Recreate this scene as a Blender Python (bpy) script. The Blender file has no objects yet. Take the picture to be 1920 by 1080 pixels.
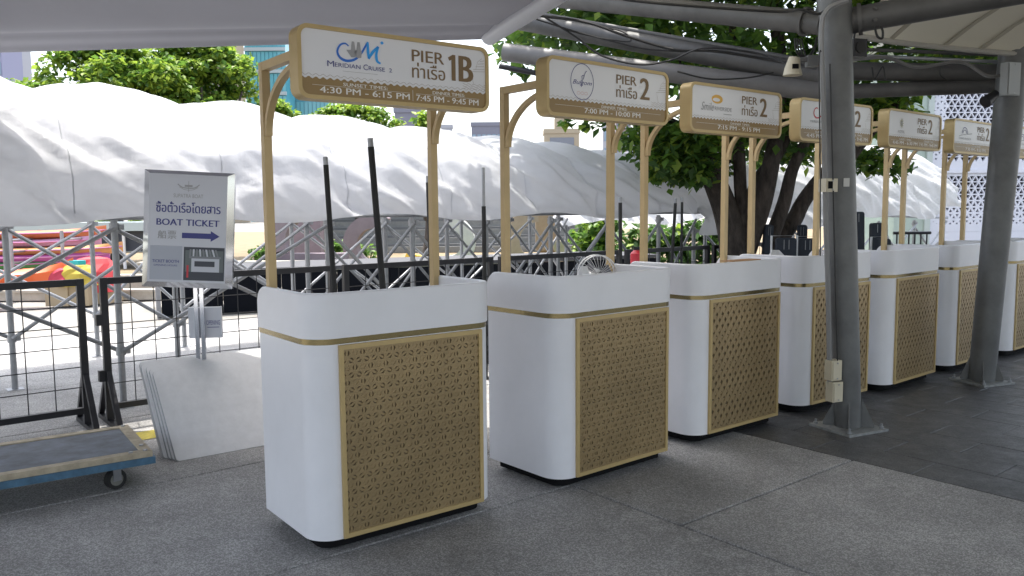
import bpy, math, random
from mathutils import Vector, Matrix, noise
sc = bpy.context.scene
COL = sc.collection
R = math.radians
# ------------------------------------------------------------------ camera
F_PX, PITCH, ROLL, EYE = 1542.0, .095, -.0085, 1.431
_c, _s = math.cos(PITCH), math.sin(PITCH)
FWD = Vector((0, _c, -_s)); UP = Vector((0, _s, _c)); RT = Vector((1, 0, 0))
_cr, _sr = math.cos(ROLL), math.sin(ROLL)
R2 = RT * _cr + UP * _sr
U2 = UP * _cr - RT * _sr
CAM = Vector((0, 0, EYE))
cd = bpy.data.cameras.new('camera'); cam = bpy.data.objects.new('camera', cd); COL.objects.link(cam)
m = Matrix((R2, U2, -FWD)).transposed().to_4x4(); m.translation = CAM
cam.matrix_world = m
cd.sensor_width = 36; cd.lens = 36 * F_PX / 1920; cd.clip_end = 3000; cd.clip_start = .05
sc.camera = cam
# ------------------------------------------------------------------ sky and sun
SUN_EL, SUN_AZ = R(76), R(-28)      # azimuth measured clockwise from +Y: the sun stands high, ahead and a little left
w = bpy.data.worlds.new('World'); sc.world = w; w.use_nodes = True
nt = w.node_tree; nt.nodes.clear()
sky = nt.nodes.new('ShaderNodeTexSky'); sky.sky_type = 'NISHITA'; sky.sun_disc = False
sky.sun_elevation = SUN_EL; sky.sun_rotation = SUN_AZ; sky.air_density = 1.2; sky.dust_density = 4.0; sky.ozone_density = 1.0
hs = nt.nodes.new('ShaderNodeHueSaturation'); hs.inputs['Saturation'].default_value = .62
bg = nt.nodes.new('ShaderNodeBackground'); bg.inputs[1].default_value = .15
wo = nt.nodes.new('ShaderNodeOutputWorld')
nt.links.new(sky.outputs[0], hs.inputs['Color']); nt.links.new(hs.outputs[0], bg.inputs[0]); nt.links.new(bg.outputs[0], wo.inputs[0])
sl = bpy.data.lights.new('sun', 'SUN'); sl.energy = 2.0; sl.angle = R(.6); sl.color = (1, .96, .89)
so = bpy.data.objects.new('sun', sl); COL.objects.link(so)
sd = Vector((math.sin(SUN_AZ) * math.cos(SUN_EL), math.cos(SUN_AZ) * math.cos(SUN_EL), math.sin(SUN_EL)))
so.rotation_euler = sd.to_track_quat('Z', 'Y').to_euler()
vs = sc.view_settings; vs.view_transform = 'Standard'; vs.look = 'None'; vs.exposure = 1.85; vs.gamma = 1; vs.use_curve_mapping = False
sc.cycles.max_bounces = 10; sc.cycles.diffuse_bounces = 5; sc.cycles.glossy_bounces = 4; sc.cycles.transparent_max_bounces = 8
# ------------------------------------------------------------------ placing helpers
TH = .68
E_ = Vector((math.cos(TH), math.sin(TH), 0)); N_ = Vector((-math.sin(TH), math.cos(TH), 0))
def G(u, v, z=0): return E_ * u + N_ * v + Vector((0, 0, z))
def ray(px, py): return FWD + R2 * ((px - 960) / F_PX) - U2 * ((py - 540) / F_PX)
def at(px, py, Y):
    d = ray(px, py); return CAM + d * (Y / d.y)
def gz(px, py, z=0):
    d = ray(px, py); return CAM + d * ((z - EYE) / d.z)
# ------------------------------------------------------------------ materials
MATS = {}
def mat(name, col, rough=.6, metal=0, var=0, vscale=6, bump=0, bscale=40, transl=0, alpha=None, spec=None, coat=0, bdist=.01, detail=6, stretch=None):
    if name in MATS: return MATS[name]
    m = bpy.data.materials.new(name); m.use_nodes = True; MATS[name] = m
    t = m.node_tree; b = t.nodes['Principled BSDF']; L = t.links.new
    b.inputs['Base Color'].default_value = (*col, 1); b.inputs['Roughness'].default_value = rough; b.inputs['Metallic'].default_value = metal
    if spec is not None: b.inputs['Specular IOR Level'].default_value = spec
    if coat: b.inputs['Coat Weight'].default_value = coat; b.inputs['Coat Roughness'].default_value = .15
    tc = t.nodes.new('ShaderNodeTexCoord'); src = tc.outputs['Object']
    if stretch:
        mp = t.nodes.new('ShaderNodeMapping'); mp.inputs['Scale'].default_value = stretch; L(src, mp.inputs[0]); src = mp.outputs[0]
    colout = None
    if var:
        n = t.nodes.new('ShaderNodeTexNoise'); n.inputs['Scale'].default_value = vscale; n.inputs['Detail'].default_value = detail; n.inputs['Roughness'].default_value = .65
        L(src, n.inputs['Vector'])
        r = t.nodes.new('ShaderNodeValToRGB'); r.color_ramp.elements[0].position = .3; r.color_ramp.elements[1].position = .72
        r.color_ramp.elements[0].color = (*[max(0, c * (1 - var)) for c in col], 1); r.color_ramp.elements[1].color = (*[min(1, c * (1 + var)) for c in col], 1)
        L(n.outputs[0], r.inputs[0]); L(r.outputs[0], b.inputs['Base Color']); colout = r.outputs[0]
    if bump:
        n = t.nodes.new('ShaderNodeTexNoise'); n.inputs['Scale'].default_value = bscale; n.inputs['Detail'].default_value = 5
        L(src, n.inputs['Vector'])
        bp = t.nodes.new('ShaderNodeBump'); bp.inputs['Strength'].default_value = bump; bp.inputs['Distance'].default_value = bdist
        L(n.outputs[0], bp.inputs['Height']); L(bp.outputs[0], b.inputs['Normal'])
    if transl:
        tr = t.nodes.new('ShaderNodeBsdfTranslucent'); tr.inputs[0].default_value = (*col, 1)
        if colout: L(colout, tr.inputs[0])
        mx = t.nodes.new('ShaderNodeMixShader'); mx.inputs[0].default_value = transl
        L(b.outputs[0], mx.inputs[1]); L(tr.outputs[0], mx.inputs[2]); L(mx.outputs[0], t.nodes['Material Output'].inputs[0])
    return m
white = mat('white_laminate', (.78, .78, .81), .3, var=.045, vscale=2.2, spec=.4, detail=10)
gold = mat('gold_paint', (.50, .37, .17), .42, metal=.25, var=.06, vscale=8)
goldpost = mat('gold_post_paint', (.52, .38, .19), .45, metal=.15, var=.08, vscale=5)
lattm = mat('gold_lattice_metal', (.34, .25, .13), .34, metal=.45, var=.16, vscale=3.5)
lattb = mat('lattice_backing', (.13, .09, .045), .6, var=.2, vscale=5)
brass = mat('brass_strip', (.27, .22, .11), .22, metal=.9)
blackm = mat('black_metal', (.012, .012, .016), .45, var=.3, vscale=12)
rubber = mat('black_rubber', (.02, .02, .02), .7)
dark = mat('black_shade_and_parts', (.008, .008, .009), .8, spec=.1)  # near-black: shade block under the kiosks, also openings, cockpits and label plate
galv = mat('galvanised_steel', (.32, .33, .345), .4, metal=.6, var=.18, vscale=9)
colm = mat('grey_column_paint', (.115, .118, .118), .42, var=.28, vscale=4, detail=12, bump=.08, bscale=60)
pipem = mat('pale_grey_paint', (.42, .43, .46), .4, var=.06, vscale=4)
chrome = mat('mirror_chrome', (.75, .76, .78), .08, metal=1)
signw = mat('sign_white', (.78, .78, .80), .3, spec=.5)
signb = mat('sign_band', (.30, .195, .075), .35, spec=.4)
inkb = mat('brown_print', (.20, .125, .055), .5)
inkw = mat('white_print', (.82, .80, .76), .5)
inkg = mat('grey_wave_print', (.38, .34, .30), .5)
blue1 = mat('blue_print', (.02, .16, .62), .4); blue2 = mat('light_blue_print', (.02, .35, .85), .4); navy = mat('navy_print', (.045, .05, .22), .5)
redp = mat('red_print', (.55, .03, .05), .4); orangeg = mat('gold_print', (.75, .42, .05), .4); greyp = mat('grey_print', (.35, .35, .36), .5); oliv = mat('olive_print', (.25, .24, .06), .5)
poster = mat('poster_paper', (.60, .61, .66), .35)
cream = mat('cream_plastic', (.55, .50, .38), .4, var=.06)
cable = mat('black_cable', (.012, .012, .012), .5); cableg = mat('grey_cable', (.14, .14, .14), .5)
tarpm = mat('white_tarpaulin', (.63, .64, .665), .5, var=.04, vscale=1.3, bump=.7, bscale=4.5, bdist=.035, transl=.48, spec=.25)
memb = mat('grey_canopy_membrane', (.245, .245, .275), .6, var=.03, vscale=2, transl=.02)
membw = mat('cream_canopy_membrane', (.72, .68, .56), .55, var=.06, vscale=1.2, transl=.16)
board = mat('white_board', (.76, .76, .765), .5, var=.07, vscale=14, bump=.05, bscale=90)
bark = mat('bark', (.06, .048, .04), .9, var=.6, vscale=16, bump=1, bscale=18, bdist=.05, stretch=(1, 1, .35))
soot = mat('navy_cushion_fabric', (.022, .028, .04), .75, var=.15, vscale=20)
wframe = mat('white_metal_tube', (.7, .7, .7), .35)

def ground_mat(name, dk, lt, sheen):
    m = bpy.data.materials.new(name); m.use_nodes = True; t = m.node_tree; b = t.nodes['Principled BSDF']; L = t.links.new
    tc = t.nodes.new('ShaderNodeTexCoord')
    def nz(scale, det=4, ro=.6):
        n = t.nodes.new('ShaderNodeTexNoise'); n.inputs['Scale'].default_value = scale; n.inputs['Detail'].default_value = det; n.inputs['Roughness'].default_value = ro
        L(geo.outputs['Position'], n.inputs['Vector']); return n.outputs[0]
    geo = t.nodes.new('ShaderNodeNewGeometry')
    v = t.nodes.new('ShaderNodeTexVoronoi'); v.inputs['Scale'].default_value = 190; L(geo.outputs['Position'], v.inputs['Vector'])
    r = t.nodes.new('ShaderNodeValToRGB'); e = r.color_ramp.elements
    e[0].position = .25; e[0].color = (*[c * .75 for c in dk], 1); e[1].position = .8; e[1].color = (*[c * 1.15 for c in lt], 1)
    mid = e.new(.55); mid.color = (*dk, 1)
    sep = t.nodes.new('ShaderNodeSeparateColor'); L(v.outputs['Color'], sep.inputs[0]); L(sep.outputs[0], r.inputs[0])
    fine = nz(260, 2); big = nz(.9, 6, .7); mid2 = nz(7, 5, .7)
    mr = t.nodes.new('ShaderNodeMapRange'); mr.inputs[1].default_value = .3; mr.inputs[2].default_value = .7; mr.inputs[3].default_value = .66; mr.inputs[4].default_value = 1.34; L(big, mr.inputs[0])
    mr2 = t.nodes.new('ShaderNodeMapRange'); mr2.inputs[1].default_value = .3; mr2.inputs[2].default_value = .7; mr2.inputs[3].default_value = .84; mr2.inputs[4].default_value = 1.14; L(mid2, mr2.inputs[0])
    mr3 = t.nodes.new('ShaderNodeMapRange'); mr3.inputs[1].default_value = .3; mr3.inputs[2].default_value = .7; mr3.inputs[3].default_value = .82; mr3.inputs[4].default_value = 1.18; L(fine, mr3.inputs[0])
    mu = t.nodes.new('ShaderNodeMath'); mu.operation = 'MULTIPLY'; L(mr.outputs[0], mu.inputs[0]); L(mr2.outputs[0], mu.inputs[1])
    mu2a = t.nodes.new('ShaderNodeMath'); mu2a.operation = 'MULTIPLY'; L(mu.outputs[0], mu2a.inputs[0]); L(mr3.outputs[0], mu2a.inputs[1])
    vs2 = t.nodes.new('ShaderNodeTexVoronoi'); vs2.inputs['Scale'].default_value = 2.3; L(geo.outputs['Position'], vs2.inputs['Vector'])
    sp_ = t.nodes.new('ShaderNodeMapRange'); sp_.inputs[1].default_value = .035; sp_.inputs[2].default_value = .07; sp_.inputs[3].default_value = .45; sp_.inputs[4].default_value = 1; 
    ad = t.nodes.new('ShaderNodeMath'); ad.operation = 'MULTIPLY_ADD'; ad.inputs[1].default_value = .06; L(nz(22, 3), ad.inputs[0]); L(vs2.outputs['Distance'], ad.inputs[2]); L(ad.outputs[0], sp_.inputs[0])
    dt = t.nodes.new('ShaderNodeVectorMath'); dt.operation = 'DOT_PRODUCT'; dt.inputs[1].default_value = (math.cos(TH), math.sin(TH), 0); L(geo.outputs['Position'], dt.inputs[0])
    su = t.nodes.new('ShaderNodeMath'); su.operation = 'SUBTRACT'; su.inputs[1].default_value = 2.78; L(dt.outputs['Value'], su.inputs[0])
    ab = t.nodes.new('ShaderNodeMath'); ab.operation = 'ABSOLUTE'; L(su.outputs[0], ab.inputs[0])
    st = t.nodes.new('ShaderNodeMapRange'); st.inputs[1].default_value = .02; st.inputs[2].default_value = .11; st.inputs[3].default_value = .55; st.inputs[4].default_value = 0; L(ab.outputs[0], st.inputs[0])
    sn_ = t.nodes.new('ShaderNodeMapRange'); sn_.inputs[1].default_value = .5; sn_.inputs[2].default_value = .7; L(nz(4, 6, .75), sn_.inputs[0])
    sm = t.nodes.new('ShaderNodeMath'); sm.operation = 'MULTIPLY_ADD'; sm.inputs[2].default_value = 1; L(st.outputs[0], sm.inputs[0]); L(sn_.outputs[0], sm.inputs[1])
    m5 = t.nodes.new('ShaderNodeMath'); m5.operation = 'MULTIPLY'; L(sm.outputs[0], m5.inputs[0]); L(sp_.outputs[0], m5.inputs[1])
    mu2 = t.nodes.new('ShaderNodeMath'); mu2.operation = 'MULTIPLY'; L(mu2a.outputs[0], mu2.inputs[0]); L(m5.outputs[0], mu2.inputs[1])
    mx = t.nodes.new('ShaderNodeVectorMath'); mx.operation = 'SCALE'; L(r.outputs[0], mx.inputs[0]); L(mu2.outputs[0], mx.inputs['Scale'])
    L(mx.outputs[0], b.inputs['Base Color'])
    rr = t.nodes.new('ShaderNodeMapRange'); rr.inputs[1].default_value = .35; rr.inputs[2].default_value = .65; rr.inputs[3].default_value = sheen - .12; rr.inputs[4].default_value = sheen + .15; L(mid2, rr.inputs[0]); L(rr.outputs[0], b.inputs['Roughness'])
    bp = t.nodes.new('ShaderNodeBump'); bp.inputs['Strength'].default_value = .35; bp.inputs['Distance'].default_value = .003
    L(sep.outputs[1], bp.inputs['Height']); L(bp.outputs[0], b.inputs['Normal'])
    MATS[name] = m; return m
aggr = ground_mat('washed_aggregate', (.268, .262, .255), (.345, .338, .33), .75)
tilem = ground_mat('dark_stone_tile', (.07, .07, .07), (.092, .092, .093), .46)
soil = mat('pale_concrete_ground', (.22, .21, .19), .85, var=.2, vscale=1.4)
# ------------------------------------------------------------------ mesh builder
class MB:
    def __init__(s): s.v = []; s.f = []; s.mi = []; s.smooth = False
    def add(s, vs_, fs, mi=0):
        o = len(s.v); s.v += [tuple(p) for p in vs_]; s.f += [tuple(i + o for i in f) for f in fs]; s.mi += [mi] * len(fs); return s
    def box(s, x0, x1, y0, y1, z0, z1, mi=0):
        return s.add([(x, y, z) for z in (z0, z1) for y in (y0, y1) for x in (x0, x1)], [(0, 2, 3, 1), (4, 5, 7, 6), (0, 1, 5, 4), (2, 6, 7, 3), (0, 4, 6, 2), (1, 3, 7, 5)], mi)
    def bar(s, a, b, wd, th, up=(0, 0, 1), mi=0):
        a = Vector(a); b = Vector(b); d = (b - a).normalized(); up = Vector(up)
        if abs(d.dot(up)) > .98: up = Vector((0, 1, 0))
        x = d.cross(up).normalized(); y = x.cross(d)
        q = []
        for p in (a, b):
            for i, j in ((-1, -1), (1, -1), (1, 1), (-1, 1)): q.append(p + x * (i * wd / 2) + y * (j * th / 2))
        return s.add(q, [(3, 2, 1, 0), (4, 5, 6, 7), (0, 1, 5, 4), (1, 2, 6, 5), (2, 3, 7, 6), (3, 0, 4, 7)], mi)
    def tube(s, pts, r, n=8, mi=0, cap=True):
        pts = [Vector(p) for p in pts]; rs = r if isinstance(r, (list, tuple)) else [r] * len(pts)
        ref = None; q = []
        for i, p in enumerate(pts):
            d = (pts[min(i + 1, len(pts) - 1)] - pts[max(i - 1, 0)]).normalized()
            if ref is None: ref = Vector((0, 0, 1)) if abs(d.z) < .9 else Vector((1, 0, 0))
            x = d.cross(ref).normalized(); y = d.cross(x); ref = x.cross(d)
            for k in range(n):
                a = 2 * math.pi * k / n; q.append(p + x * (rs[i] * math.cos(a)) + y * (rs[i] * math.sin(a)))
        f = []
        for i in range(len(pts) - 1):
            for k in range(n): f.append((i * n + k, (i + 1) * n + k, (i + 1) * n + (k + 1) % n, i * n + (k + 1) % n))
        if cap: f.append(tuple(range(n))); f.append(tuple((len(pts) - 1) * n + k for k in reversed(range(n))))
        return s.add(q, f, mi)
    def prism(s, poly, z0, z1, mi=0):
        n = len(poly); q = [(x, y, z0) for x, y in poly] + [(x, y, z1) for x, y in poly]
        return s.add(q, [tuple(reversed(range(n))), tuple(range(n, 2 * n))] + [(i, (i + 1) % n, n + (i + 1) % n, n + i) for i in range(n)], mi)
    def prism_y(s, poly, y0, y1, mi=0):          # outline in x, z; front is y0
        n = len(poly); q = [(x, y0, z) for x, z in poly] + [(x, y1, z) for x, z in poly]
        return s.add(q, [tuple(range(n)), tuple(reversed(range(n, 2 * n)))] + [(i, n + i, n + (i + 1) % n, (i + 1) % n) for i in range(n)], mi)
    def ring_y(s, outer, inner, y0, y1, mi=0):
        n = len(outer); q = [(x, y0, z) for x, z in outer] + [(x, y0, z) for x, z in inner] + [(x, y1, z) for x, z in outer] + [(x, y1, z) for x, z in inner]
        f = []
        for i in range(n):
            j = (i + 1) % n
            f += [(i, j, n + j, n + i), (2 * n + j, 2 * n + i, 3 * n + i, 3 * n + j), (j, i, 2 * n + i, 2 * n + j), (n + i, n + j, 3 * n + j, 3 * n + i)]
        return s.add(q, f, mi)
    def ribbon(s, pts, wd, y, mi=0):              # flat printed stroke in the x, z plane at depth y, facing -y
        ws = wd if isinstance(wd, (list, tuple)) else [wd] * len(pts); q = []
        for i, (x, z) in enumerate(pts):
            a = pts[max(i - 1, 0)]; b = pts[min(i + 1, len(pts) - 1)]
            dx, dz = b[0] - a[0], b[1] - a[1]; l = math.hypot(dx, dz) or 1
            nx, nz_ = -dz / l * ws[i] / 2, dx / l * ws[i] / 2
            q += [(x + nx, y, z + nz_), (x - nx, y, z - nz_)]
        return s.add(q, [(2 * i + 1, 2 * i + 3, 2 * i + 2, 2 * i) for i in range(len(pts) - 1)], mi)
    def flat(s, poly, y, mi=0): return s.add([(x, y, z) for x, z in poly], [tuple(range(len(poly)))], mi)
    def mesh(s, name, mats, smooth=None):
        me = bpy.data.meshes.new(name); me.from_pydata(s.v, [], s.f)
        mats = mats if isinstance(mats, (list, tuple)) else [mats]
        for x in mats: me.materials.append(x)
        if len(mats) > 1: me.polygons.foreach_set('material_index', s.mi)
        if smooth is None: smooth = s.smooth
        if smooth:
            me.polygons.foreach_set('use_smooth', [True] * len(s.f))
            me.set_sharp_from_angle(angle=R(38))
        me.update(); return me
def link(name, me, parent=None, loc=None, rot=None):
    o = bpy.data.objects.new(name, me); COL.objects.link(o)
    if parent: o.parent = parent
    if loc is not None: o.location = loc
    if rot is not None: o.rotation_euler = rot
    return o
def tag(o, label=None, cat=None, group=None, kind=None):
    if label: o['label'] = label
    if cat: o['category'] = cat
    if group: o['group'] = group
    if kind: o['kind'] = kind
    return o
def thing(name, label, cat, loc=(0, 0, 0), rz=0, group=None):
    o = bpy.data.objects.new(name, None); COL.objects.link(o); o.location = loc; o.rotation_euler = (0, 0, rz); o.empty_display_size = .1
    return tag(o, label, cat, group)
def copy_tree(o, parent=None):
    c = o.copy(); COL.objects.link(c); c.parent = parent
    for ch in o.children: copy_tree(ch, c)
    return c
def rrect(x0, x1, z0, z1, r, n=6):
    p = []
    for cx, cz, a0 in ((x1 - r, z1 - r, 0), (x0 + r, z1 - r, 90), (x0 + r, z0 + r, 180), (x1 - r, z0 + r, 270)):
        for k in range(n + 1): a = R(a0 + 90 * k / n); p.append((cx + r * math.cos(a), cz + r * math.sin(a)))
    return list(reversed(p))[::-1]
def spline(pts, n=8):
    P = [Vector(p) for p in pts]; out = []
    for i in range(len(P) - 1):
        p0 = P[max(i - 1, 0)]; p1 = P[i]; p2 = P[i + 1]; p3 = P[min(i + 2, len(P) - 1)]
        for k in range(n):
            t = k / n; out.append(.5 * ((2 * p1) + (p2 - p0) * t + (2 * p0 - 5 * p1 + 4 * p2 - p3) * t * t + (3 * p1 - p0 - 3 * p2 + p3) * t ** 3))
    out.append(P[-1]); return out
def sp2(pts, n=8): return [(v.x, v.y) for v in spline([(a, b, 0) for a, b in pts], n)]
# ------------------------------------------------------------------ lettering
_tc = {}
def tmesh(s, wt=0.0, shear=0.0):
    k = (s, wt, shear)
    if k in _tc: return _tc[k]
    cu = bpy.data.curves.new('t', 'FONT'); cu.body = s; cu.size = 1; cu.offset = wt; cu.shear = shear; cu.resolution_u = 3; cu.fill_mode = 'FRONT'
    o = bpy.data.objects.new('t', cu); COL.objects.link(o)
    dg = bpy.context.evaluated_depsgraph_get(); me = bpy.data.meshes.new_from_object(o.evaluated_get(dg))
    vv = [tuple(v.co) for v in me.vertices]; ff = [tuple(p.vertices) for p in me.polygons]
    bpy.data.objects.remove(o); bpy.data.curves.remove(cu); bpy.data.meshes.remove(me)
    xs = [v[0] for v in vv] or [0, 1]; ys = [v[1] for v in vv] or [0, 1]
    _tc[k] = (vv, ff, min(xs), max(xs), min(ys), max(ys)); return _tc[k]
def put_text(mb, s, x0, x1, z0, z1, y, wt=0.0, mi=0, shear=0.0):
    if wt > .006:
        bw = (z1 - z0) * min(wt, .03) * 1.6
        for i_, o_ in enumerate((-bw, 0, bw)): put_text(mb, s, x0 + bw + o_, x1 - bw + o_, z0, z1, y - i_ * .00006, 0.0, mi, shear)
        return
    vv, ff, a, b, c, d = tmesh(s, 0.0, shear)
    sx = (x1 - x0) / max(b - a, 1e-6); sz = (z1 - z0) / max(d - c, 1e-6)
    mb.add([(x0 + (v[0] - a) * sx, y, z0 + (v[1] - c) * sz) for v in vv], ff, mi)
# ================================================================== GROUND
gb = MB(); gb.add([(-900, -60, -.03), (900, -60, -.03), (900, 1500, -.03), (-900, 1500, -.03)], [(0, 1, 2, 3)])
ground = tag(link('ground', gb.mesh('ground', soil)), kind='structure')
random.seed(3)
def slab(name, u0, u1, v0, v1, zt, mt, gap=.006, ch=.004):
    b = MB(); u0 += gap; u1 -= gap; v0 += gap; v1 -= gap
    lo = [G(u0, v0, -.03), G(u1, v0, -.03), G(u1, v1, -.03), G(u0, v1, -.03)]
    mi = [G(u0, v0, zt - ch), G(u1, v0, zt - ch), G(u1, v1, zt - ch), G(u0, v1, zt - ch)]
    hi = [G(u0 + ch, v0 + ch, zt), G(u1 - ch, v0 + ch, zt), G(u1 - ch, v1 - ch, zt), G(u0 + ch, v1 - ch, zt)]
    b.add(lo + mi + hi, [(0, 1, 5, 4), (1, 2, 6, 5), (2, 3, 7, 6), (3, 0, 4, 7), (4, 5, 9, 8), (5, 6, 10, 9), (6, 7, 11, 10), (7, 4, 8, 11), (8, 9, 10, 11)])
    return link(name, b.mesh(name, mt), ground)
for (u0, u1, vv) in ((-6.2, -3.15, (-3, -1.3, .15, 1.6, 3.05, 4.5, 6.1, 7.6, 9.1, 10.8)), (-3.15, -.15, (-3, -1.3, .15, 1.6, 3.05, 4.5, 6.1, 7.6, 9.1, 10.8)), (-.15, 2.857, (-3, -1.3, .15, 1.6, 3.05, 4.5, 6.1, 7.6, 9.1, 10.8)), (2.857, 4.363, (-3, -.6, .9, 2.33, 3.8, 5.3, 6.8, 8.3, 10.8)), (4.363, 7.4, (5.6, 7.2, 9.0, 10.8)), (7.4, 10.4, (5.6, 7.2, 9.0, 10.8)), (10.4, 14, (5.6, 7.2, 9.0, 10.8))):
    for a, b in zip(vv, vv[1:]): slab('concrete_slab', u0, u1, a, b, 0, aggr)
b = MB(); b.add([G(*q, -.014) for q in ((-6.5, -3.2), (14.2, -3.2), (14.2, 11), (-6.5, 11))], [(0, 1, 2, 3)])
link('joint_bed', b.mesh('joint_bed', mat('joint_dirt', (.02, .02, .02), .9)), ground)
# dark paving tiles, running bond
TW, TL = .30, .60
row = 0; u = 4.363
while u < 12.0:
    off = (row % 2) * TL / 2; v = .2 - off
    while v < 5.6:
        a = max(v, -.4); b_ = min(v + TL, 5.6)
        if b_ - a > .05:
            p = G(u + .15, (a + b_) / 2)
            slab('paving_tile', u, u + TW, a, b_, random.uniform(-.0012, .0012), tilem, .0022, .0022)
        v += TL
    u += TW; row += 1
b = MB(); b.add([G(*q, -.004) for q in ((12.01, -3), (30, -3), (30, 5.55), (12.01, 5.55))], [(0, 1, 2, 3)]); b.add([G(*q, -.004) for q in ((4.37, -6), (30, -6), (30, -3.01), (4.37, -3.01))], [(0, 1, 2, 3)])
b.add([G(*q, -.004) for q in ((4.37, -3), (12, -3), (12, -.42), (4.37, -.42))], [(0, 1, 2, 3)])
tag(link('pavement', b.mesh('pavement', tilem)), kind='structure')
b = MB(); b.add([(-60, 13.2, -.012), (14, 19, -.012), (60, 60, -.012), (-60, 60, -.012)], [(0, 1, 2, 3)])
tag(link('sandy_bank', b.mesh('sandy_bank', mat('sand', (.20, .15, .085), .9, var=.3, vscale=2))), kind='structure')
b = MB(); b.add([(-6, 15.2, -.004), (14, 20.5, -.004), (14, 24, -.004), (-6, 18.6, -.004)], [(0, 1, 2, 3)])
tag(link('lawn', b.mesh('lawn', mat('grass', (.10, .15, .03), .9, var=.4, vscale=8))), kind='structure')
yb = MB(); c0 = gz(268, 822); yb.add([c0 + E_ * a + N_ * q + Vector((0, 0, .004)) for a, q in ((-.1, -.05), (.28, -.05), (.28, .16), (-.1, .16))], [(0, 1, 2, 3)])
tag(link('floor_marking', yb.mesh('floor_marking', mat('worn_yellow_paint', (.55, .45, .06), .7, var=.35, vscale=18))), 'worn yellow painted patch on the ground between trolley and leaning white boards', 'floor marking')

# ================================================================== KIOSKS
X0, X1, D_, RC = -.12, .80, .56, .115
def outline(o=0.0, back=D_):
    p = [(X0 - o, back)]
    for k in range(11): a = R(180 + 9 * k); p.append((X0 + RC + (RC + o) * math.cos(a), RC + .006 + (RC + o) * math.sin(a)))
    for k in range(11): a = R(270 + 9 * k); p.append((X1 - RC + (RC + o) * math.cos(a), RC + .006 + (RC + o) * math.sin(a)))
    p.append((X1 + o, back)); return p
b = MB(); b.prism(outline(), .064, .888); M_body = b.mesh('kiosk_body', white, True)
b = MB(); b.prism(outline(.002), .888, .913); M_strip = b.mesh('kiosk_strip', brass, True)
def upper():
    po = outline(.007); pi = outline(-.022)
    # refine ends so that the back corners can be rounded in profile
    r = .075
    def dens(p):
        x, yb_ = p[0]; st = [(x, yb_ - r + r * math.cos(R(9 * k))) for k in range(11)]
        x2, _ = p[-1]; en = [(x2, yb_ - r + r * math.cos(R(9 * k))) for k in range(10, -1, -1)]
        return st + p[1:-1] + en
    A = dens(po); B = dens(pi); n = len(A)
    def top(i):
        k = i if i <= 10 else (n - 1 - i if n - 1 - i <= 10 else 10)
        return 1.10 - r + r * math.sin(R(9 * k))
    mb = MB(); z0 = .913; T = [top(i) for i in range(n)]; ch = .005
    v = []
    for i in range(n):
        (ax, ay), (bx, by) = A[i], B[i]
        cx, cy = ax + (bx - ax) * .2, ay + (by - ay) * .2; dx, dy = ax + (bx - ax) * .8, ay + (by - ay) * .8
        v += [(ax, ay, z0), (ax, ay, T[i] - ch), (cx, cy, T[i]), (dx, dy, T[i]), (bx, by, T[i] - ch), (bx, by, z0)]
    f = []
    for i in range(n - 1):
        for k in range(5): f.append((i * 6 + k, (i + 1) * 6 + k, (i + 1) * 6 + k + 1, i * 6 + k + 1))
        f.append((i * 6 + 5, (i + 1) * 6 + 5, (i + 1) * 6, i * 6))
    f.append((0, 1, 2, 3, 4, 5)); f.append(tuple((n - 1) * 6 + k for k in (5, 4, 3, 2, 1, 0)))
    mb.add(v, f); return mb
M_up = upper().mesh('kiosk_rim', white, True)
b = MB(); b.prism(outline(-.023, D_ - .004), .914, .932); M_desk = b.mesh('kiosk_desk', mat('desk_top', (.62, .62, .64), .4, var=.05))
b = MB(); b.prism(outline(-.05, D_ - .03), .014, .0635); M_under_shade = b.mesh('kiosk_under_shade', dark)  # near-black block standing in for the shadow under the kiosk body
b = MB()
b.tube([(-.012, 0, .014), (.012, 0, .014)], .014, 12); b.bar((0, 0, .014), (0, 0, .028), .02, .02)
M_caster = b.mesh('kiosk_caster', rubber)
PZ0, PZ1, PW = .067, .884, .714
fw = .019
b = MB(); rc = lambda x0, x1, z0, z1: [(x0, z0), (x1, z0), (x1, z1), (x0, z1)]
b.ring_y(rc(0, PW, PZ0, PZ1), rc(fw, PW - fw, PZ0 + fw, PZ1 - fw), -.008, .012)
False and b.ring_y(rc(fw + .010, PW - fw - .010, PZ0 + fw + .010, PZ1 - fw - .010), rc(fw + .016, PW - fw - .016, PZ0 + fw + .016, PZ1 - fw - .016), -.006, .004)
M_pframe = b.mesh('panel_frame', gold)
b = MB(); b.box(fw - .002, PW - fw + .002, .003, .0075, PZ0 + fw - .002, PZ1 - fw + .002); M_back = b.mesh('panel_backing', lattb)
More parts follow.
